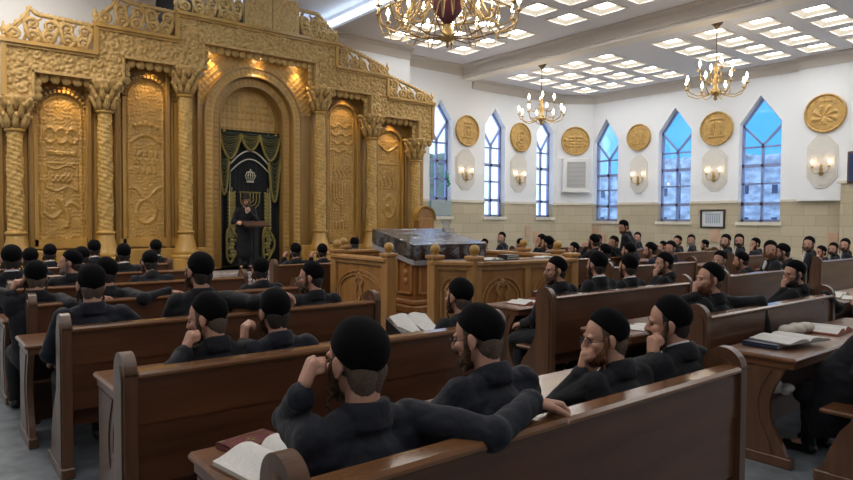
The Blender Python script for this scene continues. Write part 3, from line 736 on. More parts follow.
# openwork crests
def crest(x_out, x_in, zb, hfun, nm='openwork_crest'):
    TH = 1.35
    mb = MB(); s = 1 if x_in > x_out else -1; L = abs(x_in-x_out); y = 14.32
    def P(u, h): return V((x_out+s*u*L, y, zb+h))
    top = [P(i/30, hfun(i/30)) for i in range(31)]
    mb.tube(top, 0.038, 6)
    for i in range(0, 31, 2):     # small lobes along the top
        p = top[i]; mb.ell(p+V((0, 0, 0.015)), (0.055, 0.03, 0.05), seg=8, rings=6)
    cells = max(4, int(L/0.26))
    for i in range(cells):
        u = (i+0.5)/cells; h = hfun(u)
        for lev in range(max(1, int(h/0.24))):
            hh = 0.12+lev*0.23
            if hh > h-0.05: continue
            sg = 1 if (i+lev) % 2 else -1; pts = []; rr = []
            for k in range(15):
                a = k/14*2.6*PI; r = 0.115*(1-k/17); pts.append(P(u, 0)+V((sg*r*math.cos(a), 0, hh+r*math.sin(a)))); rr.append((0.034-0.0012*k)*TH)
            mb.tube(pts, rr, 6)
            mb.tube([P(u, 0), P(u, 0)+V((sg*0.10, 0, hh*0.6)), P(u, 0)+V((sg*0.13, 0, hh+0.06)), P(u, 0)+V((sg*0.05, 0, min(h, hh+0.2)))], [0.042, 0.048, 0.042, 0.03], 6)
            mb.ell(P(u, hh)+V((0, -0.02, 0)), (0.035, 0.03, 0.035), seg=8, rings=6)
        mb.tube([P((i)/cells, 0.0), P((i+0.3)/cells, h*0.5), P((i+1)/cells, hfun(min(1, (i+1)/cells))*0.9)], [0.03, 0.028, 0.025], 6)
    mb.xf(lambda v: V((v.x, y+(v.y-y)*1.1, v.z)))
    mb.build(nm, 'oak_pale', ark)
def hside(u): return 0.08+0.47*min(1, (u/0.28))**0.8 - 0.05*u + (0.10*math.exp(-((u-0.27)/0.05)**2))
def hright(u): return 0.12+0.42*u**0.75
crest(CX-5.10, CX-3.62, 4.92, hside); crest(CX-3.52, CX-2.03, 5.50, hside); crest(CX-1.93, CX-0.50, 6.07, lambda u: 0.25+0.5*min(1, u/0.35))
crest(CX+5.08, CX+3.62, 4.92, hright); crest(CX+3.52, CX+2.03, 5.50, hright); crest(CX+1.93, CX+0.98, 6.07, lambda u: 0.2+0.40*min(1, u/0.5))
for s in (-1, 1):
    for (x, z) in ((1.98, 6.07), (3.57, 5.50), (5.12, 4.92)):
        k = MB(); k.lathe([(0.05, 0), (0.055, 0.05), (0.03, 0.08), (0.055, 0.14), (0.06, 0.18), (0.03, 0.24), (0.012, 0.32)], (CX+s*x, 14.34, z), 10); k.build('finial', 'oak_pale', ark)
# the two tablets above the centre
for i in (0, 1):
    x0 = 6.10+i*0.70
    def ft(X, Z): return 0.015*((np.sin((X-x0)*56+2*np.sin(Z*31)) > 0.1) & (np.sin(Z*42) > -0.35) & (X > x0+0.07) & (X < x0+0.61))
    mb = MB().hfield(ft, x0, x0+0.68, 6.07, 7.1, 14.30, 0.015); mb.box(x0, x0+0.68, 14.305, 14.42, 6.07, 7.1)
    mb.add(wing_mould(arc(x0+0.34, 7.1, 0.31, 180, 0, 10), 0.06, 14.28, 14.42).v, wing_mould(arc(x0+0.34, 7.1, 0.31, 180, 0, 10), 0.06, 14.28, 14.42).f)
    mb.build('tablet', 'oak_pale', ark)
# downlights under the centre frieze
dl_pos = ((5.42, 'left'), (6.55, 'middle'), (7.55, 'right'))
for x, nm in dl_pos:
    d = empty('downlight', (x, 14.52, 5.46), 0, 'small warm downlight under the carved ark frieze, the %s one of three' % nm, 'spotlight', 'downlights under the ark frieze')
    MB().lathe([(0.06, 0), (0.065, 0.05), (0.03, 0.07)], (x, 14.52, 5.42), 14).build('lamp_housing', 'silver', d)
    MB().lathe([(0.002, 0), (0.045, 0.0), (0.045, 0.01), (0.002, 0.01)], (x, 14.52, 5.405), 12).build('lamp_lens', 'spot', d)
    l = bpy.data.lights.new('downlight_beam', 'SPOT'); l.energy = 45; l.color = (1, 0.72, 0.38); l.spot_size = math.radians(75); l.spot_blend = 0.6; l.shadow_soft_size = 0.05
    lo = bpy.data.objects.new('downlight_beam', l); COL.objects.link(lo); lo.parent = d; lo.location = (0, -0.02, -0.07); lo.rotation_euler = (math.radians(4), 0, 0)
# unseen spot lamps without fixtures, added to brighten the side panels
for x, z in ((CX-2.42, 4.84), (CX-4.05, 4.32), (CX+2.42, 4.84), (CX+3.95, 4.32)):
    l = bpy.data.lights.new('panel_fill_spot', 'SPOT'); l.energy = 20; l.color = (1, 0.70, 0.34); l.spot_size = math.radians(100); l.spot_blend = 0.8; l.shadow_soft_size = 0.06
    lo = bpy.data.objects.new('panel_fill_spot', l); COL.objects.link(lo); lo.location = (x, 14.56, z); lo.parent = ark; lo.location = V((x, 14.56, z))-V(ark.location); lo.rotation_euler = (math.radians(5), 0, 0)

# curtain in the niche
cur = empty('ark_curtain', (AX, 14.93, AP), 0, 'black velvet ark curtain with gold embroidery, crown, menorah and green swags', 'curtain')
def fcl(X, Z): return 0.03*np.sin((X-AX)*34)*np.exp(-((np.abs(X-AX)-0.7)/0.18)**2)+0.004*np.sin(X*60)
MB().hfield(fcl, AX-0.78, AX+0.78, AP+0.05, 3.72, 14.95, 0.02).build('curtain_cloth', 'velvet', cur)
def swag(cx, hw, zt, drop):
    mb = MB(); n = 20; m = 14; vs = []
    for j in range(m+1):
        for i in range(n+1):
            u = -1+2*i/n; t = j/m; z = zt-t*drop*(1-0.8*u*u)-0.02; x = cx+u*hw*(1-0.05*t)
            vs.append((x, 14.90-0.03*math.sin(t*PI*7)-0.03*t, z))
    fs = [(j*(n+1)+i, (j+1)*(n+1)+i, (j+1)*(n+1)+i+1, j*(n+1)+i+1) for j in range(m) for i in range(n)]
    mb.add(vs, fs, True); o = mb.build('swag', 'swag', cur)
    tr = MB()
    for t in (0.2, 0.3, 0.4, 0.5, 0.6, 0.7, 0.8, 0.9): tr.tube([(cx+u*hw*0.97, 14.862-0.02*t, zt-t*drop*(1-0.8*u*u)-0.02) for u in [-1+k/8 for k in range(17)]], 0.006, 5)
    tr.tube([(cx+u*hw*0.95, 14.85, zt-drop*(1-0.8*u*u)-0.03) for u in [-1+k/8 for k in range(17)]], 0.028, 6)
    tr.build('gold_fringe', 'gold', o)
swag(AX-0.51, 0.27, 3.68, 0.62); swag(AX, 0.25, 3.68, 0.40); swag(AX+0.51, 0.27, 3.68, 0.62)
swag(AX-0.66, 0.13, 3.2, 1.0); swag(AX+0.62, 0.16, 3.2, 1.15)
g = MB()
g.tube([(AX-0.5+t*1.0/16, 14.88, 2.9+0.34*math.sin(PI*t/16)) for t in range(17)], 0.02, 6)
g.tube([(AX-0.5+t*1.0/16, 14.88, 2.72+0.32*math.sin(PI*t/16)) for t in range(17)], 0.016, 6); g.tube([(AX-0.5, 14.88, 2.72), (AX-0.52, 14.88, 1.9), (AX-0.5, 14.88, 0.7)], 0.008, 5); g.tube([(AX+0.5, 14.88, 2.72), (AX+0.52, 14.88, 1.9), (AX+0.5, 14.88, 0.7)], 0.008, 5)
g.build('arched_gold_band', 'silver', cur)
cr = MB(); zc = 2.52
for i in range(-2, 3):
    cr.tube([(AX+i*0.035, 14.90, zc), (AX+i*0.062, 14.87, zc+0.11), (AX+i*0.045, 14.87, zc+0.20), (AX, 14.87, zc+0.23)], 0.014, 6); cr.ell((AX+i*0.062, 14.86, zc+0.12), (0.02, 0.012, 0.02), seg=8, rings=6)
cr.box(AX-0.09, AX+0.09, 14.86, 14.91, zc-0.04, zc); cr.ell((AX, 14.86, zc+0.25), (0.02, 0.015, 0.03), seg=8, rings=6)
cr.build('embroidered_crown', 'silver', cur)
mn = MB(); zc = 1.95
for r in (0.08, 0.16, 0.24): mn.tube([(AX+x, 14.89, z) for x, z in [(-r, zc+0.27)]+arc(0, zc+0.12, r, 180, 360, 12)+[(r, zc+0.27)]], 0.014, 6)
mn.tube([(AX, 14.89, zc-0.35), (AX, 14.89, zc+0.27)], 0.016, 6); mn.tube([(AX-0.27, 14.89, zc+0.29), (AX+0.27, 14.89, zc+0.29)], 0.02, 6)
mn.build('embroidered_menorah', 'gold', cur)
for s in (-1, 1):
    pm = MB(); x = AX+s*0.46
    for i in range(11):
        z = 1.35+i*0.085
        for d in (-1, 1): pm.ell((x+d*0.045, 14.89, z), (0.075, 0.012, 0.04), rot=Matrix.Rotation(-d*0.8, 3, 'Y'), seg=8, rings=6)
    pm.ell((x, 14.89, 2.3), (0.02, 0.012, 0.06), seg=8, rings=6); pm.tube([(x, 14.89, 1.25), (x, 14.89, 2.3)], 0.012, 5)
    pm.build('embroidered_palm', 'gold', cur)
    q = MB(); pts = []
    for k in range(28):
        t = 2*PI*k/28; r = 1+0.18*math.cos(3*t); pts.append((x+0.15*r*math.cos(t), 14.885, 0.98+0.36*r*math.sin(t)*(1-0.1*math.cos(2*t))))
    q.tube(pts, 0.035, 6, closed=True)
    for k in range(7): q.ell((x+0.04*math.sin(k*2), 14.885, 0.72+k*0.09), (0.10, 0.012, 0.05), seg=8, rings=6)
    q.build('embroidered_vase', 'gold', cur)
# arched prayer stand at the right end of the ark
st = empty('prayer_stand', (11.13, 14.0, 0), 0, 'tall carved wooden stand with arched top right of the ark', 'prayer stand')
mb = MB(); mb.box(10.85, 11.41, 13.86, 14.1, 0, 1.66, bev=0.02); mb.prism([(10.85, 1.64)]+arc(11.13, 1.66, 0.28, 180, 0, 14)+[(11.41, 1.64)], 'y', 13.88, 14.08); mb.build('stand_body', 'bimah', st)
wing_mould([(10.83, 1.60)]+arc(11.13, 1.66, 0.30, 180, 0, 14)+[(11.43, 1.60)], 0.06, 13.84, 14.1).build('arched_moulding', 'oak', st)
MB().box(10.81, 11.45, 13.62, 13.88, 1.20, 1.25, bev=0.01).build('book_ledge', 'bimah_trim', st)

# ------------------------------------------------------------ things on the walls
def wall_frame(axis, pos, u, z):
    """returns fn mapping local (x right as seen from the room, y out of the wall, z up) to world"""
    if axis == 'x': return lambda v: V((u+v.x, pos-v.y, z+v.z))
    if axis == 'y': return lambda v: V((pos-v.y, u-v.x, z+v.z))
    n = V((-0.606, -0.795, 0)); t = V((0.795, -0.606, 0)); c = V((19.075, 15.10, 0))
    return lambda v: c+t*v.x+n*v.y+V((0, 0, z+v.z))
def medallion(fr, r, kind, label):
    o = fr(V((0, 0, 0))); e = empty('wall_medallion', o, 0, label, 'medallion', 'gilded relief medallions along the window walls')
    d = MB(); n = 60; m = 26
    def f(x, z):
        rr = math.hypot(x, z)/r; h = 0.05
        if rr > 0.9: h = 0.075
        elif rr > 0.86: h = 0.035
        x /= r; z /= r
        def bx(a, b, c, dd): return a < x < b and c < z < dd
        hit = False
        if kind == 0: hit = (bx(-0.35, 0.35, -0.35, 0.35) and not bx(-0.2, 0.2, -0.35, 0.2)) or bx(-0.5, 0.5, -0.48, -0.38) or bx(-0.35, 0.35, 0.45, 0.6) or bx(-0.1, 0.1, -0.3, 0.05)
        if kind == 1: hit = abs(math.hypot(x, z*0.9)-0.35) < 0.06 or bx(-0.3, 0.3, -0.6, -0.5) or bx(-0.1, 0.25, -0.2, 0.15) or abs(x-0.4*math.sin(z*4)) < 0.05
        if kind == 2: hit = (abs(x) < 0.45 and abs(x) > 0.08 and abs(z) < 0.4 and math.sin(z*30) > -0.3) or (abs(x) > 0.55 and abs(z) < 0.35 and math.sin(z*18+x*9) > 0)
        if kind == 3: hit = (abs(abs(x)-0.2) < 0.15 and -0.35 < z < 0.4-0.5*(abs(abs(x)-0.2))) or bx(-0.45, 0.45, -0.5, -0.42)
        if kind == 4: hit = any(abs(x-k*0.16) < 0.045 and abs(z) < 0.45-abs(k)*0.06 for k in range(-2, 3)) or bx(-0.5, 0.5, -0.52, -0.44) or bx(-0.4, 0.4, 0.5, 0.62)
        if kind == 5:
            a = math.atan2(z+0.2, x); q = math.hypot(x, z+0.2); hit = (math.sin(a*9+q*6) > 0.2 and 0.12 < q < 0.62 and z > -0.45) or bx(-0.08, 0.08, -0.6, -0.2) or (bx(-0.3, 0.3, 0.58, 0.7) and math.sin(x*50) > 0)
        return h+(0.028 if (hit and rr < 0.86) else 0)
    vs = [(0, f(0, 0), 0)]
    for j in range(1, m+1):
        for i in range(n):
            a = 2*PI*i/n; q = r*j/m; vs.append((q*math.cos(a), f(q*math.cos(a), q*math.sin(a)), q*math.sin(a)))
    for i in range(n): a = 2*PI*i/n; vs.append((r*math.cos(a), 0, r*math.sin(a)))
    fs = [(0, 1+(i+1) % n, 1+i) for i in range(n)]
    for j in range(m):
        for i in range(n): k = (i+1) % n; fs.append((1+j*n+i, 1+j*n+k, 1+(j+1)*n+k, 1+(j+1)*n+i))
    d.add(vs, fs, True); d.xf(fr); d.build('relief_disc', 'gold_relief', e)
    rm = MB(); rm.tube([(r*0.96*math.cos(2*PI*i/48), 0.06, r*0.96*math.sin(2*PI*i/48)) for i in range(48)], 0.03, 8, closed=True); rm.xf(fr); rm.build('rim', 'gold_relief', e)
LX = [(14.08, 4.47, 0.49, 0, 'gilded relief medallion between the two windows nearest the ark'), (16.57, 4.47, 0.50, 1, 'gilded relief medallion between the second and third windows right of the ark')]
for x, z, r, k, l in LX: medallion(wall_frame('x', YW, x, z), r, k, l)
medallion(wall_frame('c', 0, 0, 4.5), 0.52, 2, 'gilded relief medallion in the room corner above the white vent box')
for y, z, r, k, l, pos in ((12.79, 4.47, 0.45, 3, 'small gilded medallion with two tablets, first on the right wall from the corner', XW), (10.06, 4.48, 0.52, 4, 'gilded medallion with upright ridges, above the framed print on the right wall', XW), (6.97, 4.56, 0.52, 5, 'large gilded medallion with a leafy tree, on the pilaster at the right edge', 19.46)):
    medallion(wall_frame('y', pos, y, z), r, k, l)
def sconce(fr, label, w=0.40, h0=0.66):
    e = empty('wall_sconce', fr(V((0, 0, 0))), 0, label, 'wall lamp', 'brass sconces on carved stone plates')
    def octo(w, h): return [(-w, -h*0.6), (-w*0.62, -h*0.85), (-w*0.3, -h), (w*0.3, -h), (w*0.62, -h*0.85), (w, -h*0.6), (w, h*0.6), (w*0.62, h*0.85), (w*0.3, h), (-w*0.3, h), (-w*0.62, h*0.85), (-w, h*0.6)]
    p = MB(); p.prism(octo(w, h0), 'y', 0.0, 0.03); p.prism(octo(w*0.86, h0*0.9), 'y', 0.028, 0.045); p.xf(fr); p.build('stone_plate', 'plate', e)
    b = MB(); b.lathe([(0.02, -0.16), (0.05, -0.12), (0.03, -0.05), (0.055, 0.0), (0.03, 0.06), (0.045, 0.10), (0.01, 0.16)], (0, 0.09, -0.22), 12)
    b.tube([(0, 0.04, -0.22), (0, 0.1, -0.22)], 0.03, 8); b.xf(fr); b.build('sconce_body', 'brass', e)
    for s in (-1, 1):
        a = MB(); a.tube([(0, 0.09, -0.26), (s*0.08, 0.11, -0.33), (s*0.17, 0.13, -0.31), (s*0.21, 0.13, -0.22), (s*0.21, 0.13, -0.15)], 0.012, 7)
        a.lathe([(0.012, 0), (0.04, 0.02), (0.045, 0.035), (0.02, 0.04)], (s*0.21, 0.13, -0.17), 10); a.xf(fr); ao = a.build('sconce_arm', 'brass', e)
        c = MB(); c.lathe([(0.016, 0), (0.016, 0.09)], (s*0.21, 0.13, -0.13), 8); c.xf(fr); c.build('candle_sleeve', 'candle', ao)
        q = MB(); q.lathe([(0.008, 0), (0.024, 0.025), (0.018, 0.055), (0.003, 0.085)], (s*0.21, 0.13, -0.04), 10); q.xf(fr); q.build('candle_bulb', 'sbulb', ao)
sconce(wall_frame('x', YW, 14.02, 3.22), 'twin candle sconce on the wall between the two windows nearest the ark')
sconce(wall_frame('x', YW, 16.50, 3.22), 'twin candle sconce between the second and third windows right of the ark')
sconce(wall_frame('y', XW, 12.77, 3.22), 'twin candle sconce on the right wall nearest the room corner', 0.34)
sconce(wall_frame('y', XW, 10.10, 3.22), 'twin candle sconce on the right wall above the framed print')
sconce(wall_frame('y', 19.46, 7.02, 3.26), 'twin candle sconce on the pilaster below the tree medallion', 0.38, 0.72)
# vent box in the corner
fr = wall_frame('c', 0, 0, 3.27); e = empty('vent_box', fr(V((0, 0, 0))), 0, 'white louvred vent box in the room corner below the medallion', 'vent')
b = MB(); b.box(-0.48, 0.48, 0, 0.22, -0.60, 0.60, bev=0.02); b.xf(fr); b.build('vent_body', 'vent', e)
b = MB()
for i in range(20): b.box(-0.34, 0.34, 0.215, 0.235, -0.46+i*0.047, -0.43+i*0.047)
b.xf(fr); b.build('louvre_slats', 'vent_slat', e)
b = MB(); b.box(-0.52, 0.52, 0, 0.26, -0.64, -0.59); b.xf(fr); b.build('bottom_ledge', 'vent', e)
# framed print
fr = wall_frame('y', XW, 10.13, 1.69); e = empty('framed_print', fr(V((0, 0, 0))), 0, 'dark framed print of pale columns on the right stone wall', 'picture')
b = MB(); 
for q in ((-0.40, 0.40, 0.24, 0.29), (-0.40, 0.40, -0.29, -0.24), (-0.40, -0.34, -0.24, 0.24), (0.34, 0.40, -0.24, 0.24)): b.box(q[0], q[1], 0, 0.04, q[2], q[3])
b.xf(fr); b.build('picture_frame', 'picture_frame', e)
b = MB(); b.box(-0.35, 0.35, 0.002, 0.015, -0.25, 0.25); b.xf(fr); b.build('print_sheet', 'paper_print', e)
b = MB()
for i in range(7): b.box(-0.23+i*0.07, -0.19+i*0.07, 0.014, 0.02, -0.14, 0.11)
b.box(-0.25, 0.25, 0.014, 0.02, 0.12, 0.16); b.xf(fr); b.build('printed_columns', 'picture_blue', e)
# plates on the stone
for axis, pos, u, z, lab in (('x', YW, 17.0, 1.2, 'pinkish plate on the stone wall between the second and third windows'), ('x', YW, 17.45, 1.0, 'pinkish plate on the stone wall under the third window'),
                       ('y', XW, 14.55, 1.22, 'pinkish wall plate below the right wall window nearest the corner'), ('y', XW, 14.2, 0.95, 'lower pinkish wall plate near the corner of the right wall'),
                       ('y', XW, 10.05, 1.16, 'pale wooden plate on the stone below the framed print'), ('y', XW, 6.75, 1.12, 'pale wooden plate on the stone below the pilaster, near the pier')):
    fr = wall_frame(axis, pos, u, z); b = MB(); b.box(-0.13, 0.13, 0, 0.03, -0.2, 0.2, bev=0.006); b.xf(fr)
    tag(b.build('wall_plate', 'patch'), lab, 'wall plate', 'small plates on the stone wainscot')
# screen on the pier
fr = wall_frame('y', 19.05, 6.12, 3.02); e = empty('wall_screen', fr(V((0, 0, 0))), 0, 'dark brown wall screen on the pier at the right edge', 'screen')
b = MB(); b.box(-0.13, 0.75, 0.03, 0.12, -0.40, 0.42, bev=0.02); b.box(0.1, 0.4, 0, 0.06, -0.1, 0.1); b.xf(fr); b.build('screen_body', 'tvbody', e)
b = MB(); b.box(-0.08, 0.70, 0.118, 0.125, -0.34, 0.36); b.xf(fr); b.build('display', 'screen', e)
# hanging plant by the window beside the ark
e = empty('hanging_plant', (13.2, 15.42, 2.85), 0, 'small green leafy plant in the window right of the ark', 'plant')
b = MB(); b.tube([(13.2, 15.55, 3.1), (13.22, 15.45, 2.95), (13.3, 15.40, 2.7)], 0.008, 5); b.build('stem', 'leaf', e)
b = MB()
for i in range(9): b.ell((13.2+0.03*math.sin(i*2.1)+i*0.012, 15.44+0.03*math.cos(i*3), 3.08-i*0.05), (0.06, 0.012, 0.03), rot=Matrix.Rotation(i*1.1, 3, 'Z') @ Matrix.Rotation(0.6, 3, 'Y'), seg=8, rings=6)
b.build('leaves', 'leaf', e)
b = MB().box(12.6, 13.42, 15.46, 15.475, 1.74, 2.22); tag(b.build('glass_screen', 'green_glass'), 'grey glass screen standing on the sill of the window nearest the ark', 'glass screen')

# ------------------------------------------------------------ chandeliers
def flame(mb, p, s=1.0): mb.lathe([(0.010*s, 0), (0.028*s, 0.03*s), (0.022*s, 0.07*s), (0.003, 0.12*s)], p, 10)
def aisle_chandelier(label):
    e = empty('chandelier', (0, 0, 0), 0, label, 'chandelier', 'two tier brass chandeliers over the window aisle')
    b = MB(); b.lathe([(0.01, 0), (0.13, -0.01), (0.13, -0.03), (0.06, -0.10), (0.015, -0.18)][::-1], (0, 0, 0), 14); b.build('ceiling_rose', 'brass_dark', e, world=False)
    b = MB(); b.tube([(0, 0, -0.1), (0, 0, -0.95)], 0.012, 6); b.build('suspension_rod', 'brass_dark', e, world=False)
    b = MB(); b.lathe([(0.01, -1.78), (0.05, -1.74), (0.03, -1.68), (0.10, -1.62), (0.12, -1.56), (0.05, -1.50), (0.04, -1.40), (0.09, -1.32), (0.05, -1.24), (0.035, -1.15), (0.07, -1.08), (0.035, -1.0), (0.015, -0.90)], (0, 0, 0), 14)
    b.build('turned_stem', 'brass', e, world=False)
    for tier, (n, R_, z0, zt, off) in enumerate(((8, 0.66, -1.55, -1.46, 0.2), (4, 0.36, -1.25, -1.10, 0.5))):
        for i in range(n):
            a = 2*PI*(i+off)/n; u = V((math.cos(a), math.sin(a), 0))
            pts = [u*0.04+V((0, 0, z0)), u*R_*0.3+V((0, 0, z0-0.10)), u*R_*0.65+V((0, 0, z0-0.13)), u*R_*0.93+V((0, 0, z0-0.05)), u*R_+V((0, 0, zt-0.02))]
            m = MB(); m.tube(pts, 0.013, 7); m.tube([u*R_*0.3+V((0, 0, z0-0.10)), u*R_*0.38+V((0, 0, z0+0.01)), u*R_*0.5+V((0, 0, z0-0.01)), u*R_*0.46+V((0, 0, z0-0.08))], 0.009, 6)
            m.lathe([(0.01, 0), (0.05, 0.015), (0.055, 0.03), (0.02, 0.035)], u*R_+V((0, 0, zt-0.02)), 10); ao = m.build('candle_arm', 'brass', e, world=False)
            MB().lathe([(0.017, 0), (0.017, 0.09)], u*R_+V((0, 0, zt+0.01)), 8).build('candle_sleeve', 'candle', ao, world=False)
            q = MB(); flame(q, u*R_+V((0, 0, zt+0.10)), 1.15); q.build('candle_bulb', 'bulb', ao, world=False)
    return e
c1 = aisle_chandelier('brass candle chandelier over the window aisle, the farther one near the room corner'); c1.location = (14.44, 12.67, ZR)
c2 = copy_tree(c1); c2.location = (14.44, 7.46, ZR); c2['label'] = 'brass candle chandelier over the window aisle, the nearer one at the right'
# the great chandelier over the reading platform
BX, BY = 6.62, 7.75
e = empty('great_chandelier', (BX, BY, ZC), 0, 'huge brass candle chandelier with garnet centre over the reading platform', 'chandelier')
def L(x, y, z): return V((BX+x, BY+y, z))
b = MB(); b.tube([L(0, 0, ZC), L(0, 0, 5.5)], 0.03, 8); b.build('suspension_rod', 'brass', e)
b = MB(); b.lathe([(0.02, 5.7), (0.30, 5.55), (0.36, 5.30), (0.30, 5.05), (0.22, 4.85), (0.10, 4.72), (0.03, 4.64)][::-1], (BX, BY, 0), 20); b.build('garnet_body', 'garnet', e)
b = MB(); b.lathe([(0.01, 4.30), (0.03, 4.33), (0.02, 4.38), (0.10, 4.42), (0.12, 4.48), (0.10, 4.56), (0.04, 4.62), (0.05, 4.66)], (BX, BY, 0), 16); b.build('bottom_finial', 'brass', e)
NA = 16
for tier, (n, Rr, zl, zt, off) in enumerate(((NA, 1.10, 4.52, 4.85, 0.0), (NA, 0.82, 4.62, 5.02, 0.5))):
    for i in range(n):
        a = 2*PI*(i+off)/n; c, s_ = math.cos(a), math.sin(a)
        pts = [L(c*0.22, s_*0.22, 5.35), L(c*Rr*0.42, s_*Rr*0.42, 5.15-0.15*tier), L(c*Rr*0.62, s_*Rr*0.62, zl+0.20), L(c*Rr*0.78, s_*Rr*0.78, zl), L(c*Rr*0.94, s_*Rr*0.94, zl+0.04), L(c*Rr, s_*Rr, zt-0.1), L(c*Rr, s_*Rr, zt)]
        m = MB(); m.tube(pts, 0.011, 7); m.lathe([(0.01, 0), (0.045, 0.02), (0.05, 0.035), (0.02, 0.04)], L(c*Rr, s_*Rr, zt-0.03), 8); ao = m.build('candle_arm', 'brass', e)
        MB().lathe([(0.018, 0), (0.018, 0.09)], L(c*Rr, s_*Rr, zt+0.01), 8).build('candle_sleeve', 'candle', ao)
        q = MB(); flame(q, L(c*Rr, s_*Rr, zt+0.10), 1.1); q.build('candle_bulb', 'bulb', ao)
b = MB(); b.tube([L(1.09*math.cos(2*PI*i/48), 1.09*math.sin(2*PI*i/48), 4.74) for i in range(48)], 0.014, 6, closed=True); b.tube([L(0.81*math.cos(2*PI*i/48), 0.81*math.sin(2*PI*i/48), 4.90) for i in range(48)], 0.014, 6, closed=True); b.build('brass_ring', 'brass', e)
b = MB()
for i in range(10):
    a = 2*PI*i/10; b.tube([L(0.05*math.cos(a), 0.05*math.sin(a), 4.46), L(0.4*math.cos(a), 0.4*math.sin(a), 4.44), L(0.72*math.cos(a), 0.72*math.sin(a), 4.55)], 0.010, 6)
b.build('lower_stays', 'brass_dark', e)

# ------------------------------------------------------------ reading platform (bimah)
BP = 0.2
bim = empty('reading_platform', (6.5, 7.7, 0), 0, 'carved wooden railed platform with ball finials around the covered reading table', 'platform')
ring = [(5.08, 8.5), (5.08, 7.14), (5.30, 6.42), (5.58, 5.98), (7.30, 5.82), (7.88, 6.55), (7.95, 8.6), (7.3, 9.5), (5.8, 9.5)]
fl = MB(); fl.prism(ring, 'z', 0, BP); fl.build('platform_floor', 'table', bim)
def bpost(x, y, ball=True, h=1.12):
    p = MB(); p.box(x-0.075, x+0.075, y-0.075, y+0.075, 0, h, bev=0.01); p.box(x-0.10, x+0.10, y-0.10, y+0.10, 0, 0.14, bev=0.01); p.box(x-0.095, x+0.095, y-0.095, y+0.095, h-0.01, h+0.04, bev=0.012)
    o = p.build('corner_post', 'bimah_trim', bim)
    if ball: MB().lathe([(0.045, 0), (0.055, 0.01), (0.022, 0.025)], (x, y, h+0.04), 14).ell((x, y, h+0.115), (0.068, 0.068, 0.068)).build('ball_finial', 'oak', o)
def bpanel(p, q, narch=1, h=1.08, extra=True):
    p, q = V((*p, 0)), V((*q, 0)); L_ = (q-p).length; t = (q-p)/L_; n = V((t.y, -t.x, 0))
    fr = lambda v: p+t*v.x+n*v.y+V((0, 0, v.z))   # v.y towards the outside
    mb = MB(); mb.box(0, L_, -0.03, 0.03, 0.08, h-0.04); mb.box(0, L_, -0.05, 0.05, 0.0, 0.16, bev=0.01); mb.xf(fr); o = mb.build('rail_panel', 'bimah', bim)
    mb = MB(); mb.box(-0.03, L_+0.03, -0.10, 0.10, h-0.05, h+0.01, bev=0.015); mb.box(-0.01, L_+0.01, -0.06, 0.06, h-0.10, h-0.05); mb.xf(fr); mb.build('top_rail', 'bimah_trim', bim)
    k = L_/narch; mb = MB(); or_ = MB()
    for i in range(narch):
        a, b = i*k+0.10, (i+1)*k-0.10; c = (a+b)/2; hw = (b-a)/2; zs = h-0.20-min(hw, 0.30)
        for s, w_ in ((0, 0.03), (0.06, 0.02)):
            hh = hw-s
            if hh < 0.05: continue
            line = [(c-hh, 0.22+s)]+[(c+hh*math.cos(math.radians(180-180*j/12)), zs+(min(hw, 0.30)-s)*math.sin(math.radians(180*j/12))) for j in range(13)]+[(c+hh, 0.22+s), (c-hh, 0.22+s)]
            wm = wing_mould(line, w_, -0.05, -0.03); wm.xf(lambda v: V((v.x, -v.y, v.z))); mb.add(wm.v, wm.f)
        if i: mb.box(i*k-0.05, i*k+0.05, 0.03, 0.06, 0.16, h-0.10)
        or_ = MB()
        if hw > 0.15:
            zc = 0.66
            for sg in (-1, 1):
                or_.tube([(c+sg*0.02, 0.035, zc-0.2), (c+sg*0.09, 0.04, zc-0.10), (c+sg*0.05, 0.045, zc), (c+sg*0.11, 0.045, zc+0.06), (c+sg*0.06, 0.04, zc+0.13), (c, 0.035, zc+0.08)], [0.012, 0.02, 0.022, 0.02, 0.015, 0.01], 6)
            or_.ell((c, 0.035, zc+0.15), (0.045, 0.02, 0.055), seg=10, rings=6); or_.ell((c, 0.035, zc-0.22), (0.03, 0.018, 0.05), seg=10, rings=6)
        else: or_.ell((c, 0.035, h-0.36), (0.025, 0.015, 0.05), seg=8, rings=6)
        or_.xf(fr); or_.build('carved_ornament', 'bimah_trim', o)
    if mb.v: mb.xf(fr); mb.build('arch_moulding', 'bimah_trim', o)
    
# outside is to the right of travel direction: go counter-clockwise seen from above
segs = [((5.08, 8.5), (5.08, 7.14), 1), ((5.30, 6.42), (5.58, 5.98), 1), ((5.58, 5.98), (7.30, 5.82), 2), ((7.30, 5.82), (7.88, 6.55), 1), ((7.88, 6.55), (7.95, 8.6), 2), ((7.95, 8.6), (7.3, 9.5), 1), ((7.3, 9.5), (5.8, 9.5), 2)]
def ccw_fix(p, q):
    c = V((6.5, 7.7)); t = V(q)-V(p); n = V((t.y, -t.x)); return (p, q) if n.dot((V(p)+V(q))/2-c) > 0 else (q, p)
for p, q, n in segs: bpanel(*ccw_fix(p, q), n)
for i, p in enumerate([(5.08, 8.5), (5.08, 7.14), (5.30, 6.42), (5.58, 5.98), (7.30, 5.82), (7.88, 6.55), (7.92, 7.3), (7.95, 8.6), (7.3, 9.5), (5.8, 9.5)]): bpost(*p, ball=i not in (4,))
MB().box(5.65, 7.3, 5.86, 6.22, 1.06, 1.09, bev=0.01).build('book_shelf_ledge', 'bimah_trim', bim)
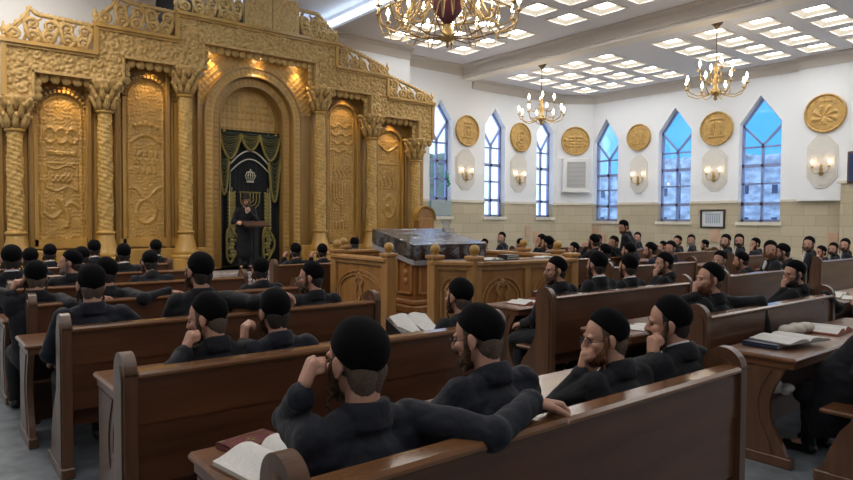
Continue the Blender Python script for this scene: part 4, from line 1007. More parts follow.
# reading table with velvet cloth under clear plastic
tb = empty('reading_table', (6.55, 8.1, BP), 0, 'tall wooden reading table with slanted top on the railed platform', 'table')
tx0, tx1, ty0, ty1 = 5.86, 7.24, 7.58, 8.60
mb = MB(); mb.box(tx0+0.04, tx1-0.04, ty0+0.04, ty1-0.04, BP+0.1, 1.2); mb.prism([(ty0+0.04, 1.19), (ty1-0.04, 1.19), (ty1-0.04, 1.41), (ty0+0.04, 1.21)], 'x', tx0+0.04, tx1-0.04); mb.build('table_body', 'table', tb)
mb = MB(); mb.box(tx0-0.04, tx1+0.04, ty0-0.04, ty1+0.04, BP, BP+0.12, bev=0.02); mb.box(tx0, tx1, ty0, ty1, BP+0.12, BP+0.2, bev=0.02); mb.build('base_moulding', 'bimah', tb)
mb = MB()
for (a, b) in ((0.12, 0.62), (0.76, 1.26)):
    wm = wing_mould([(tx0+a, 0.5), (tx0+a, 1.1), (tx0+b, 1.1), (tx0+b, 0.5), (tx0+a, 0.5)], 0.03, ty0+0.01, ty0+0.05); mb.add(wm.v, wm.f)
for (a, b) in ((0.10, 0.45), (0.57, 0.92)):
    wm = wing_mould([(ty0+a, 0.5), (ty0+a, 1.1), (ty0+b, 1.1), (ty0+b, 0.5), (ty0+a, 0.5)], 0.03, 0, 0.04); wm.xf(lambda v: V((tx0+0.01+v.y, v.x, v.z))); mb.add(wm.v, wm.f)
for yy in (ty0+0.27, ty0+0.75): 
    for k in range(3): mb.ell((tx0+0.035, yy, 0.68+k*0.13), (0.015, 0.06, 0.05), seg=8, rings=6)
mb.build('panel_moulding', 'bimah_trim', tb)
MB().lathe([(0.002, 0), (0.03, 0.0), (0.03, 0.02), (0.002, 0.02)], (tx0+0.9, ty0+0.0, 0.93), 12, axis='y').build('door_knob', 'brass', tb)
def cloth(off, drop, name, mat, lab, cat, wav):
    x0, x1, y0, y1 = tx0-0.03-off, tx1+0.03+off, ty0-0.03-off, ty1+0.03+off; mb = MB(); n = 30
    def zt(y): return 1.24+off*0.5+(y-ty0)/(ty1-ty0)*0.205
    P = []
    loop = [(x0+(x1-x0)*i/n, y0) for i in range(n)]+[(x1, y0+(y1-y0)*i/n) for i in range(n)]+[(x1-(x1-x0)*i/n, y1) for i in range(n)]+[(x0, y1-(y1-y0)*i/n) for i in range(n)]
    m = len(loop); cx_, cy_ = (x0+x1)/2, (y0+y1)/2; rows = 6
    vs = []
    for r in range(rows+1):
        for i, (x, y) in enumerate(loop):
            t = r/rows; w_ = wav*math.sin(i*0.9+math.sin(i*0.31)*2)*t; d = V((x-cx_, y-cy_)).normalized(); vs.append((x+d.x*w_, y+d.y*w_, zt(y)-t*drop))
    fs = [(r*m+i, (r+1)*m+i, (r+1)*m+(i+1) % m, r*m+(i+1) % m) for r in range(rows) for i in range(m)]
    mb.add(vs, fs, False); tops = [[(x0+(x1-x0)*i/12, y0+(y1-y0)*j/12) for i in range(13)] for j in range(13)]
    vs = [(x, y, zt(y)+0.001+(0.006 if name == 'plastic_cover' else 0)*math.sin(x*17+y*9)*math.sin(y*13)*(0 < i < 12 and 0 < j < 12)) for j, rw in enumerate(tops) for i, (x, y) in enumerate(rw)]
    mb.add(vs, [(j*13+i, j*13+i+1, j*13+i+14, j*13+i+13) for j in range(12) for i in range(12)], True)
    return tag(mb.build(name, mat), lab, cat)
tcl = cloth(0.0, 0.24, 'table_cloth', 'blue_cloth', 'midnight blue velvet cloth draped over the reading table', 'tablecloth', 0.012)
frg = MB()
for (xa, ya, xb, yb) in ((tx0-0.035, ty0-0.035, tx1+0.035, ty0-0.035), (tx0-0.035, ty0-0.035, tx0-0.035, ty1+0.035)):
    n = 60
    for i in range(n):
        x = xa+(xb-xa)*(i+0.5)/n; y = ya+(yb-ya)*(i+0.5)/n; zt_ = 1.0+(y-ty0)/(ty1-ty0)*0.205
        frg.box(x-0.008, x+0.008, y-0.008, y+0.008, zt_-0.06, zt_+0.01)
fo = frg.build('cloth_fringe', 'fringe', tcl)
cloth(0.012, 0.22, 'plastic_cover', 'plastic', 'clear shiny plastic sheet over the dark blue table cloth', 'plastic cover', 0.02)
b = MB(); b.prism([(7.0, 1.47), (7.12, 1.47), (7.15, 1.60), (6.97, 1.60)], 'y', 8.25, 8.28); b.box(6.96, 7.14, 8.16, 8.26, 1.40, 1.47)
tag(b.build('card_holder', 'cup'), 'small clear plastic holder standing on the reading table cover', 'holder')

# speaker's lectern
le = empty('lectern', (6.10, 13.72, AP), 0, 'slim dark lectern in front of the ark curtain beside the speaker', 'lectern')
b = MB(); b.box(5.80, 6.36, 13.58, 13.86, AP, AP+0.04, bev=0.01); b.box(6.04, 6.14, 13.68, 13.76, AP+0.04, AP+1.0); b.build('stand', 'black_plastic', le)
r = Matrix.Rotation(math.radians(18), 3, 'X'); b = MB(); b.box(5.82, 6.38, 13.58, 13.90, AP+1.03, AP+1.07, rot=r); b.build('book_top', 'tvbody', le)

# ------------------------------------------------------------ pews, desks
def end_profile(f=0.0):
    # (y forward, z) outline of a bench end: narrow rounded head, foot flaring forwards
    pts = [(-0.04, 0.0), (-0.04, 0.93)]+[(0.055+0.095*math.cos(math.radians(a)), 0.925+0.095*math.sin(math.radians(a))) for a in range(180, -1, -9)]
    pts += [(0.15, 0.80), (0.145, 0.66), (0.16, 0.55), (0.22, 0.44), (0.30, 0.34), (0.36, 0.20), (0.40, 0.08), (0.42, 0.0)]
    return pts
PROF = end_profile()
def end_piece(x, parent):
    mb = MB(); mb.prism([(p[0], p[1]) for p in PROF], 'x', x, x+0.055)
    c = V((0.1, 0.5)); inner = [(0.05+(p[0]-0.05)*0.70 if p[1] > 0.5 else c.x+(p[0]-c.x)*0.80, 0.5+(p[1]-0.5)*0.90) for p in PROF]
    mb.prism(inner, 'x', x-0.008, x+0.063)
    mb.box(x-0.012, x+0.067, -0.05, 0.44, 0, 0.07, bev=0.008)
    mb.build('end_panel', 'pew_end', parent, world=False)
def make_pew(L_):
    e = empty('pew', (0, 0, 0))
    end_piece(0, e); end_piece(L_-0.055, e)
    mb = MB(); r = Matrix.Rotation(math.radians(-4), 3, 'X')
    mb.box(0.05, L_-0.05, -0.015, 0.015, 0.42, 0.915); mb.box(0.05, L_-0.05, -0.022, -0.013, 0.70, 0.905); mb.build('backrest', 'pew', e, world=False)
    mb = MB(); mb.box(0.05, L_-0.05, -0.045, 0.055, 0.905, 0.94, bev=0.012); mb.build('cap_rail', 'cap', e, world=False)
    mb = MB(); mb.box(0.05, L_-0.05, 0.0, 0.44, 0.415, 0.445, bev=0.01); mb.build('seat', 'desk', e, world=False)
    mb = MB(); mb.box(0.05, L_-0.05, 0.06, 0.09, 0.30, 0.415); mb.build('seat_rail', 'pew', e, world=False)
    return e
def make_desk(L_):
    e = empty('reading_desk', (0, 0, 0)); D = 0.50
    for x in (0.0, L_-0.04):
        mb = MB(); pts = [(D-0.03, 0), (D-0.03, 0.70), (0.04, 0.70)]+[(0.04+0.13*math.sin(PI*t/10), 0.70-0.062*t) for t in range(1, 10)]+[(0.03, 0.0)]
        mb.prism(pts, 'x', x, x+0.04); mb.box(x-0.01, x+0.05, 0.02, D-0.02, 0, 0.07, bev=0.006)
        inn = [(0.09+(p[0])*0.72+0.03, 0.37+(p[1]-0.36)*0.82) for p in pts]; mb.prism(inn, 'x', x-0.006, x+0.046); mb.build('side_panel', 'pew_end', e, world=False)
    mb = MB(); mb.box(-0.03, L_+0.03, 0.0, D, 0.70, 0.735, bev=0.012); mb.box(-0.01, L_+0.01, 0.02, D-0.02, 0.66, 0.70); mb.build('desk_top', 'desk', e, world=False)
    MB().box(0.04, L_-0.04, D-0.05, D-0.03, 0.08, 0.70).build('front_panel', 'pew', e, world=False)
    MB().box(0.04, L_-0.04, 0.18, D-0.05, 0.42, 0.44).build('shelf', 'pew', e, world=False)
    return e
protos = {}
def put(kind, L_, x, y, label, group, rz=0):
    k = (kind, round(L_, 2))
    if k not in protos: protos[k] = o = (make_pew if kind == 'pew' else make_desk)(L_)
    else: o = copy_tree(protos[k])
    o.location = (x, y, 0); o.rotation_euler = (0, 0, rz); tag(o, label, 'bench' if kind == 'pew' else 'desk', group); return o
rowA = [(1.45, 'nearest'), (3.02, 'second nearest'), (4.48, 'third nearest'), (5.84, 'fourth nearest'), (7.18, 'fifth nearest'), (8.58, 'second farthest'), (9.98, 'farthest')]
for y, nm in rowA: put('pew', 2.36, 0.72, y, 'long walnut bench of the left block, %s row to the viewer' % nm, 'walnut benches of the left block')
for y, nm in ((1.95, 'nearest, holding the thick open book'), (3.56, 'second nearest, with the tilted open book'), (5.16, 'third nearest'), (6.5, 'fourth nearest'), (7.9, 'second farthest'), (9.25, 'farthest')):
    put('desk', 2.24, 0.84 if y < 5 else 0.64, y, 'reading desk of the left block, %s' % nm, 'reading desks of the left block')
for y, nm in ((1.16, 'behind the big right desk, mostly outside the view'), (2.35, 'with an arm draped over its back'), (3.77, 'just before the railed platform')):
    put('pew', 2.38, 4.42, y, 'walnut bench of the middle block, %s' % nm, 'walnut benches of the middle block')
for y, x, l_, nm in ((1.72, 4.45, 2.3, 'with the big open book, at the right edge'), (2.86, 4.36, 2.3, 'with loose papers and a clear cup'), (4.42, 4.76, 2.3, 'with an open book, before the railed platform')):
    put('desk', l_, x, y, 'reading desk of the middle block, %s' % nm, 'reading desks of the middle block')
put('pew', 2.3, 6.15, 10.1, 'walnut bench beyond the railed platform', 'walnut benches near the ark')
put('pew', 1.15, 4.15, 8.72, 'short walnut bench left of the railed platform near the ark', 'walnut benches near the ark')
ords = ['nearest', 'second', 'third', 'fourth', 'fifth', 'farthest']
for i, y in enumerate((2.35, 3.94, 5.64, 7.2, 8.7, 10.3)):
    put('pew', 2.40, 7.95 if i < 3 else 8.5, y, 'walnut bench of the block right of the railed platform, %s row' % ords[i], 'walnut benches right of the platform')
for i, y in enumerate((3.00, 4.75, 6.35, 7.9, 9.4)):
    put('desk', 2.30, 8.05 if i < 2 else 8.55, y-0.35, 'reading desk right of the railed platform, %s row' % ords[i], 'reading desks right of the platform')
for i, y in enumerate((4.45, 5.95, 7.45, 8.95, 10.6)):
    put('pew', 2.36, 12.3, y, 'walnut bench by the window wall, %s row' % ords[i], 'walnut benches by the window wall')
for i, y in enumerate((5.2, 6.7, 8.2, 9.8)):
    put('desk', 2.3, 12.35, y-0.15, 'reading desk by the window wall, %s row' % ords[i], 'reading desks by the window wall')

# ------------------------------------------------------------ books, papers, cups
def closed_book(x, y, z, w, d, h, rz, cover, label, cat='book', grp=None, edge='page', deco=None):
    e = empty('book', (x, y, z), 0, label, cat, grp)
    MB().box(-w/2, w/2, -d/2, d/2, h-0.004, h).box(-w/2, w/2, -d/2, d/2, 0, 0.004).box(-w/2, -w/2+0.005, -d/2, d/2, 0, h).build('cover', cover, e, world=False)
    MB().box(-w/2+0.006, w/2-0.006, -d/2+0.006, d/2-0.006, 0.004, h-0.004).build('page_block', edge, e, world=False)
    if deco:
        m = MB(); m.tube([(w*0.40*math.cos(2*PI*i/24), d*0.38*math.sin(2*PI*i/24), h+0.001) for i in range(24)], 0.0015, 5, closed=True)
        for sx_ in (-1, 1):
            for sy in (-1, 1): m.box(sx_*w*0.40-0.012, sx_*w*0.40+0.012, sy*d*0.42-0.006, sy*d*0.42+0.006, h, h+0.0012)
        m.box(-w*0.12, w*0.12, -0.004, 0.004, h, h+0.0012); m.box(-w*0.03, w*0.03, -d*0.15, d*0.15, h, h+0.0012); m.build('gilt_ornament', 'gold', e, world=False)
    e.rotation_euler = (0, 0, rz); return e
def open_book(x, y, z, w, d, h, rz, label, cover='brown_cover', tilt=0, grp=None, edge='page'):
    e = empty('open_book', (x, y, z), 0, label, 'open book', grp)
    def hz(u): return h*(0.25+0.75*math.exp(-((abs(u)-0.35)/0.42)**2))*(1-0.6*math.exp(-(u/0.07)**2))
    for s in (-1, 1):
        mb = MB(); n = 14; us = [s*i/n for i in range(n+1)]; top = [(u*w, hz(u)) for u in us]; poly = [(top[0][0], 0.003)]+top+[(top[-1][0], 0.003)]
        mb.prism(poly, 'y', -d/2, d/2); mb.build('page_block', edge, e, world=False)
        mb = MB(); vs = []; 
        for (px, pz) in top: vs += [(px, -d/2+0.001, pz+0.0008), (px, d/2-0.001, pz+0.0008)]
        fs = [((2*i, 2*i+2, 2*i+3, 2*i+1) if s > 0 else (2*i, 2*i+1, 2*i+3, 2*i+2)) for i in range(n)]
        mb.add(vs, fs, True); mb.build('printed_page', 'print', e, world=False)
    MB().box(-w-0.008, w+0.008, -d/2-0.006, d/2+0.006, 0, 0.003).build('cover', cover, e, world=False)
    e.rotation_euler = (tilt, 0, rz); return e
DZ = 0.736
open_book(1.04, 2.14, DZ, 0.19, 0.27, 0.055, math.radians(8), 'thick open book with white pages beside the elbow of the nearest man')
closed_book(1.03, 2.37, DZ, 0.22, 0.14, 0.022, math.radians(12), 'burgundy', 'burgundy closed book with gilt oval frame on the nearest desk', deco=True)
bk = open_book(3.02, 3.90, 0.81, 0.16, 0.26, 0.03, math.radians(-8), 'open book tilted on a rest at the right end of a left block desk', tilt=math.radians(24))
e = empty('book_rest', (3.02, 3.80, DZ), math.radians(-8), 'low dark wedge rest under the tilted open book', 'book rest')
MB().prism([(-0.13, 0), (0.22, 0), (0.22, 0.120), (-0.13, 0.012)], 'x', -0.2, 0.1).build('wedge', 'black_cover', e, world=False)
MB().box(-0.22, 0.12, -0.15, -0.135, 0, 0.03).build('front_lip', 'black_cover', e, world=False)
open_book(1.50, 5.34, DZ, 0.13, 0.2, 0.03, 0.2, 'small open booklet seen over the back of the third left bench')
open_book(5.08, 4.66, DZ, 0.16, 0.24, 0.035, 0.1, 'open book with red page edges on the desk before the railed platform', edge='red_edge')
for i, (c, h, l) in enumerate((('red_edge', 0.035, 'bottom'), ('burgundy', 0.03, 'middle'), ('brown_cover', 0.03, 'top'))):
    closed_book(5.47, 4.76, DZ+[0, 0.036, 0.067][i], 0.22, 0.16, h, 0.15+0.1*i, c, '%s book of the reddish stack beside the open book before the platform' % l, grp='reddish book stack before the platform')
open_book(4.74, 3.02, DZ, 0.19, 0.2, 0.015, 0.1, 'thin sheaf of open papers on the desk between the two right front men', edge='page')
cp_ = empty('plastic_cup', (4.72, 3.28, DZ), 0, 'clear plastic cup beside the papers behind the seated right men', 'cup'); MB().lathe([(0.026, 0), (0.036, 0.085), (0.038, 0.088), (0.034, 0.085), (0.025, 0.003)], (0, 0, 0), 16).build('cup_wall', 'cup', cp_, world=False)
closed_book(4.82, 2.05, DZ, 0.34, 0.24, 0.030, 0.0, 'navy_cover', 'dark blue closed book under the big open book at the right')
open_book(4.97, 1.98, DZ+0.031, 0.24, 0.30, 0.030, math.radians(-10), 'big open book with cream pages on the right desk', cover='navy_cover')
b = MB()
for k in range(7): b.ell((5.30+0.055*k, 2.13+0.02*math.sin(k*2), DZ+0.035), (0.075, 0.06, 0.042), rot=Matrix.Rotation(k, 3, 'Z'), seg=10, rings=7)
tag(b.build('cloth_bag', 'tissue'), 'crumpled pale cloth bag between the books on the right desk', 'bag')
open_book(5.78, 2.02, DZ, 0.19, 0.26, 0.045, 0.05, 'thick open book with reddish edges at the right picture edge', edge='red_edge')
open_book(8.55, 2.95, DZ, 0.22, 0.28, 0.05, 0.1, 'upper open book on the farther desk at the right edge', grp='books on the far right desk')
open_book(8.45, 2.70, DZ, 0.17, 0.2, 0.03, 0.3, 'lower open papers on the farther desk at the right edge', grp='books on the far right desk')
# books and papers on the platform ledge
LZ = 1.092
open_book(5.95, 6.05, LZ, 0.14, 0.2, 0.03, 0.1, 'white open papers at the left end of the platform ledge')
for i in range(2): closed_book(6.28, 6.06, LZ+i*0.032, 0.24, 0.18, 0.03, 0.05*i, 'black_cover', ['lower', 'upper'][i]+' of two dark books stacked on the platform ledge', grp='dark books on the platform ledge')
open_book(7.0, 6.04, LZ, 0.17, 0.2, 0.02, 0.0, 'bluish open papers at the right end of the platform ledge')
for i, (x, y, w) in enumerate(((8.7, 4.95, 0.15), (9.5, 4.9, 0.15), (9.2, 6.5, 0.15), (13.0, 5.3, 0.15), (13.9, 6.8, 0.15), (6.05, 4.7, 0.13))):
    open_book(x, y, DZ, w, 0.2, 0.03, 0.1*i, ['open book on the second right block desk, nearer end', 'open book on the second right block desk, farther end', 'open book on the third right block desk', 'open book on the nearest desk by the window wall', 'open book on a middle desk by the window wall', 'small open book between two seated men before the platform'][i])
# white cloth hanging inside the right desk
e = MB()
for k in range(6): e.ell((4.66+0.02*math.sin(k*2), 1.86+0.03*k, 0.475+0.012*math.cos(k*3)), (0.05, 0.045, 0.03), rot=Matrix.Rotation(k*0.7, 3, 'Y'), seg=10, rings=7)
tag(e.build('white_bag', 'white_cloth'), 'crumpled white bag on the shelf inside the right desk', 'bag')

# ------------------------------------------------------------ people
def remeshed(mb, name, mat, parent, voxel, smooth=4, wrinkle=0.0, wsc=7.0, keep=None):
    me = bpy.data.meshes.new('tmp'); me.from_pydata(mb.v, [], mb.f); me.update()
    o = bpy.data.objects.new('tmp', me); COL.objects.link(o)
    r = o.modifiers.new('r', 'REMESH'); r.mode = 'VOXEL'; r.voxel_size = voxel
    if smooth: s = o.modifiers.new('s', 'SMOOTH'); s.iterations = smooth; s.factor = 0.5
    dg = bpy.context.evaluated_depsgraph_get(); dg.update()
    nm = bpy.data.meshes.new_from_object(o.evaluated_get(dg)); bpy.data.objects.remove(o); bpy.data.meshes.remove(me)
    if wrinkle:
        nm.update(); n = len(nm.vertices); co = np.empty(n*3, np.float32); nm.vertices.foreach_get('co', co); co = co.reshape(-1, 3)
        no = np.array([v.normal[:] for v in nm.vertices], np.float32)
        h = np.array([noise.noise(V((float(c[0])*wsc, float(c[1])*wsc, float(c[2])*wsc*1.7)))+0.5*abs(noise.noise(V((float(c[0])*wsc*2+9, float(c[1])*wsc*2, float(c[2])*wsc*3)))) for c in co], np.float32)
        co += no*(h[:, None]*wrinkle); nm.vertices.foreach_set('co', co.reshape(-1))
    nm.polygons.foreach_set('use_smooth', [True]*len(nm.polygons)); nm.materials.clear(); nm.materials.append(M[mat]); nm.name = name; nm.update()
    ob = bpy.data.objects.new(name, nm); COL.objects.link(ob); ob.parent = parent
    return ob
def RZ(a): return Matrix.Rotation(math.radians(a), 3, 'Z')
def RX(a): return Matrix.Rotation(math.radians(a), 3, 'X')
def RY(a): return Matrix.Rotation(math.radians(a), 3, 'Y')
def ik(sh, wr, l1, l2, hint):
    d = wr-sh; L_ = d.length
    if L_ > (l1+l2)*0.995: wr = sh+d*((l1+l2)*0.995/L_); d = wr-sh; L_ = d.length
    a = (l1*l1-l2*l2+L_*L_)/(2*L_); h = math.sqrt(max(l1*l1-a*a, 0)); dn = d.normalized(); p = V(hint)-dn*V(hint).dot(dn); p.normalize()
    return sh+dn*a+p*h, wr
def hand(mb, wr, d, n, curl=35, side=1, spread=1.0, fr=1.0):
    """palm from wrist along d, palm normal n (towards the palm side); side: +1 thumb on d x n"""
    d = V(d).normalized(); n = V(n); n = (n-d*n.dot(d)).normalized(); t = d.cross(n)*side
    hs = 1.12; P = lambda a, b, c: wr+(d*a+t*b+n*c)*hs
    mb.rcone(P(-0.03, 0, 0), 0.027, P(0.02, 0, 0), 0.027, ax=n, k=0.75)
    mb.rcone(P(0.03, 0.018, 0), 0.024, P(0.085, 0.024, 0), 0.018, ax=n, k=0.75); mb.rcone(P(0.03, -0.014, 0), 0.024, P(0.08, -0.024, 0), 0.017, ax=n, k=0.75); mb.rcone(P(0.03, 0, 0), 0.024, P(0.088, 0, 0), 0.018, ax=n, k=0.75)
    for i, (off, ln) in enumerate(((0.030, 0.072), (0.010, 0.080), (-0.010, 0.074), (-0.029, 0.058))):
        p = P(0.085-0.006*abs(i-1), off, 0); ang = 0; r = (0.0112-0.0008*(i == 3))*fr; dirv = d+t*(off*1.2*spread)
        for k, f in enumerate((0.45, 0.32, 0.25)):
            ang += math.radians(curl*(0.7, 1.15, 0.8)[k]+i*2); v = (dirv*math.cos(ang)+n*math.sin(ang)).normalized(); q = p+v*ln*f*hs; mb.rcone(p, r, q, r*0.92, 8); p, r = q, r*0.92
    p = P(0.015, 0.026, 0.006); q = P(0.045, 0.052, 0.018); mb.rcone(p, 0.016*fr, q, 0.0125*fr, 8); s_ = q+(d*0.8+t*0.35+n*0.45).normalized()*0.032; mb.rcone(q, 0.0118*fr, s_, 0.0105*fr, 8)
    mb.rcone(s_, 0.0105*fr, s_+(d*0.9-t*0.1+n*0.4).normalized()*0.024, 0.009*fr, 8)
def person(name='person', label=None, loc=(0, 0, 0), rz=0, lean=0, tilt=0, twist=0, yaw=0, pitch=0, roll=0, R=None, L=None, vox=0.009, hair='hair_dark', beard='hair_brown', beardlen=0.0,
           cap='kippah', suit='suit', peyot=True, glasses=False, group=None, stand=False, scale=1.0, collar=True, thin=False, capz=0.0, watch=None, white=False, cat='person', coat_long=False):
    e = empty(name, (0, 0, 0), 0, label, cat, group)
    hz = 0.94 if stand else 0.535; H = V((0, 0, hz)); Tm = RX(-lean) @ RY(tilt)
    def T(x, y, z): return H+Tm @ (RZ(twist*min(1, max(0, (z-0.1)/0.3))) @ V((x, y, z)))
    neck = T(0, -0.005, 0.50); shR = T(0.178, -0.005, 0.435); shL = T(-0.178, -0.005, 0.435)
    Hr = RZ(yaw) @ RX(-pitch-lean*0.35) @ RY(roll); hc = neck+(Tm @ V((0, 0.012, 0.075)))+Hr @ V((0, 0.022, 0.075))
    def h(x, y, z): return hc+Hr @ V((x, y, z))
    up_, fo_ = 0.285, 0.25
    dR = dict(w=(0.16, 0.36, hz+0.10), hint=(0.6, -0.6, -0.5), d=(-0.3, 0.9, -0.2), n=(0, 0, -1), curl=25); dL = dict(dR, w=(-0.16, 0.36, hz+0.10), hint=(-0.6, -0.6, -0.5), d=(0.3, 0.9, -0.2))
    if stand: dR.update(w=(0.22, 0.08, 0.80), d=(0, 0.1, -1), n=(-1, 0, 0), hint=(0.3, -1, 0)); dL.update(w=(-0.22, 0.08, 0.80), d=(0, 0.1, -1), n=(1, 0, 0), hint=(-0.3, -1, 0))
    R = dict(dR, **(R or {})); L = dict(dL, **(L or {}))
    for A in (R, L):
        if A.get('face'): f_ = V(A['face']); A['w'] = tuple(h(*f_)); 
    eR, wR = ik(shR, V(R['w']), up_, fo_, R['hint']); eL, wL = ik(shL, V(L['w']), up_, fo_, L['hint'])
    # legs
    if stand: legs = [((s*0.09, 0, hz-0.02), (s*0.10, 0.02, 0.50), (s*0.10, -0.01, 0.09), (s*0.12, 0.14, 0.03)) for s in (1, -1)]
    else: legs = [((s*0.09, 0.0, hz-0.02), (s*0.125, 0.40, 0.50), (s*0.12, 0.42, 0.09), (s*0.13, 0.56, 0.035)) for s in (1, -1)]
    b = MB()
    b.ell(h(0, -0.012, 0.030), (0.076, 0.098, 0.090), rot=Hr, seg=22, rings=14); b.ell(h(0, 0.03, -0.028), (0.062, 0.064, 0.082), rot=Hr, seg=20, rings=12); b.ell(h(0, 0.045, -0.078), (0.042, 0.042, 0.032), rot=Hr)
    b.rcone(h(0, 0.092, 0.008), 0.009, h(0, 0.112, -0.026), 0.013, 10); b.ell(h(0.011, 0.101, -0.03), (0.009, 0.011, 0.008), rot=Hr, seg=8, rings=6); b.ell(h(-0.011, 0.101, -0.03), (0.009, 0.011, 0.008), rot=Hr, seg=8, rings=6)
    b.rcone(h(-0.036, 0.080, 0.022), 0.011, h(0.036, 0.080, 0.022), 0.011, 10); b.ell(h(0, 0.092, -0.055), (0.023, 0.010, 0.010), rot=Hr, seg=10, rings=6)
    for s in (-1, 1):
        b.ell(h(s*0.042, 0.07, -0.02), (0.022, 0.02, 0.02), rot=Hr, seg=10, rings=8)
        b.ell(h(s*0.083, -0.006, -0.004), (0.009, 0.020, 0.033), rot=Hr @ RZ(-s*22), seg=12, rings=8); b.ell(h(s*0.081, 0.0, -0.03), (0.010, 0.012, 0.014), rot=Hr, seg=8, rings=6)
    b.rcone(neck-V((0, 0, 0.03)), 0.058, h(0, -0.025, -0.035), 0.054); b.rcone(shL-Tm @ V((0, 0, 0.03)), 0.045, shR-Tm @ V((0, 0, 0.03)), 0.045); b.rcone(H, 0.10, T(0, 0, 0.30), 0.11, ax=Tm @ V((0, 1, 0)), k=0.7)
    for sh, el, wr, A, sd in ((shR, eR, wR, R, 1), (shL, eL, wL, L, -1)):
        b.rcone(sh, 0.046, el, 0.037); b.rcone(el, 0.037, wr, 0.025)
        D = V(A['d']); 
        if A.get('head'): D = Hr @ D
        N = V(A['n']); N = Hr @ N if A.get('head') else N
        hand(b, wr+D.normalized()*0.015, D, N, A['curl'], side=A.get('thumb', -sd), fr=1.0 if vox < 0.006 else 1.25)
    for hp, kn, an, to in legs: b.rcone(hp, 0.075, kn, 0.05); b.rcone(kn, 0.048, an, 0.034); b.rcone(an, 0.034, to, 0.03)
    remeshed(b, 'body', 'skin', e, vox, 2)
    # jacket
    j = MB(); Y = Tm @ V((0, 1, 0)); w = 0.93 if thin else 1.0
    j.rcone(T(-0.055, 0, 0.02), 0.128*w, T(-0.075, -0.01, 0.29), 0.130*w, ax=Y, k=0.86); j.rcone(T(0.055, 0, 0.02), 0.128*w, T(0.075, -0.01, 0.29), 0.130*w, ax=Y, k=0.86); j.rcone(T(0, -0.015, 0.05), 0.125, T(0, -0.025, 0.34), 0.125, ax=Y, k=0.95)
    j.rcone(shL+(T(0.02, 0, 0.435-0.05)-T(0, 0, 0.435)), 0.082, shR+(T(-0.02, 0, 0.435-0.05)-T(0, 0, 0.435)), 0.082, ax=Y, k=0.95)
    j.rcone(T(-0.10, -0.03, 0.30), 0.085, T(0.10, -0.03, 0.30), 0.085)
    j.rcone(T(-0.15, -0.005, 0.425), 0.062, neck-V((0.02, 0, 0.035)), 0.062); j.rcone(T(0.15, -0.005, 0.425), 0.062, neck-V((-0.02, 0, 0.035)), 0.062)
    j.lathe([(0.02, -0.06), (0.082, -0.05), (0.080, 0.0), (0.074, 0.036), (0.02, 0.03)], neck+(Tm @ V((0, -0.012, -0.008))), 18, rot=Tm @ RX(-12))
    for sh, el, wr in ((shR, eR, wR), (shL, eL, wL)):
        j.rcone(sh, 0.070, el, 0.054); j.ell(el, (0.062, 0.062, 0.062)); u = (el-wr).normalized(); j.rcone(el, 0.053, wr-u*0.008, 0.040)
        j.lathe([(0.02, -0.004), (0.043, 0.0), (0.046, 0.03), (0.02, 0.035)], wr-u*0.022, 12, rot=u.to_track_quat('Z', 'Y').to_matrix())
    if coat_long:
        if stand: j.rcone(V((0, 0, hz)), 0.19, V((0, 0.02, 0.42)), 0.215, ax=V((0, 1, 0)), k=0.75)
        else: j.rcone(V((-0.16, 0.05, hz-0.02)), 0.10, V((-0.22, 0.40, 0.47)), 0.085); j.rcone(V((-0.22, 0.38, 0.47)), 0.075, V((-0.23, 0.36, 0.22)), 0.06, ax=V((1, 0, 0)), k=0.5)
    else:
        for s in (-1, 1): j.rcone((s*0.06, 0 if stand else -0.01, hz-(0.10 if stand else 0.02)), 0.125, (s*0.08, 0.0 if stand else 0.08, hz+0.02), 0.115)
    remeshed(j, 'suit_jacket', suit, e, vox*1.15, 6, wrinkle=0.010 if vox > 0.006 else 0.011)
    t = MB()
    for hp, kn, an, to in legs: t.rcone(hp, 0.098, kn, 0.070); t.rcone(kn, 0.068, V(an)+V((0, 0, 0.0)), 0.052)
    t.rcone((-0.07, 0, hz-0.03), 0.10, (0.07, 0, hz-0.03), 0.10)
    remeshed(t, 'trousers', 'trousers', e, max(vox*1.4, 0.011), 4, wrinkle=0.008)
    s_ = MB()
    for hp, kn, an, to in legs: s_.rcone(V(an)+V((0, -0.02, -0.045)), 0.040, V(to), 0.036)
    for i in range(2): 
        q = MB(); hp, kn, an, to = legs[i]; q.rcone(V(an)+V((0, -0.02, -0.045)), 0.044, V(to)+V((0, 0.02, 0.0)), 0.036); q.xf(lambda v: V((v.x, v.y, max(v.z, 0.001)))); q.build('shoe', 'shoe', e, world=False)
    # collar and cuffs
    if collar:
        c = MB(); c.lathe([(0.060, -0.02), (0.072, -0.018), (0.066, 0.030), (0.060, 0.033), (0.056, 0.0)], neck+(Tm @ V((0, 0.0, 0.004 if white else -0.014))), 20, rot=Tm @ RX(-14)); 
        fr_ = T(0, 0.125, 0.40); c.rcone(T(0, 0.075, 0.47), 0.035, fr_, 0.03, ax=Y, k=0.6); c.build('shirt_collar', 'shirt', e, world=False)
        for el, wr in (((eR, wR), (eL, wL)) if white else ()):
            u = (el-wr).normalized(); c = MB(); c.lathe([(0.028, -0.012), (0.033, -0.012), (0.035, 0.02), (0.028, 0.02)], wr+u*0.005, 14, rot=u.to_track_quat('Z', 'Y').to_matrix()); c.build('shirt_cuff', 'shirt', e, world=False)
    if watch:
        el, wr = (eL, wL) if watch == 'L' else (eR, wR); u = (el-wr).normalized(); MB().lathe([(0.030, -0.006), (0.036, -0.006), (0.036, 0.006), (0.030, 0.006)], wr-u*0.016, 16, rot=u.to_track_quat('Z', 'Y').to_matrix()).build('wristwatch', 'watch', e, world=False)
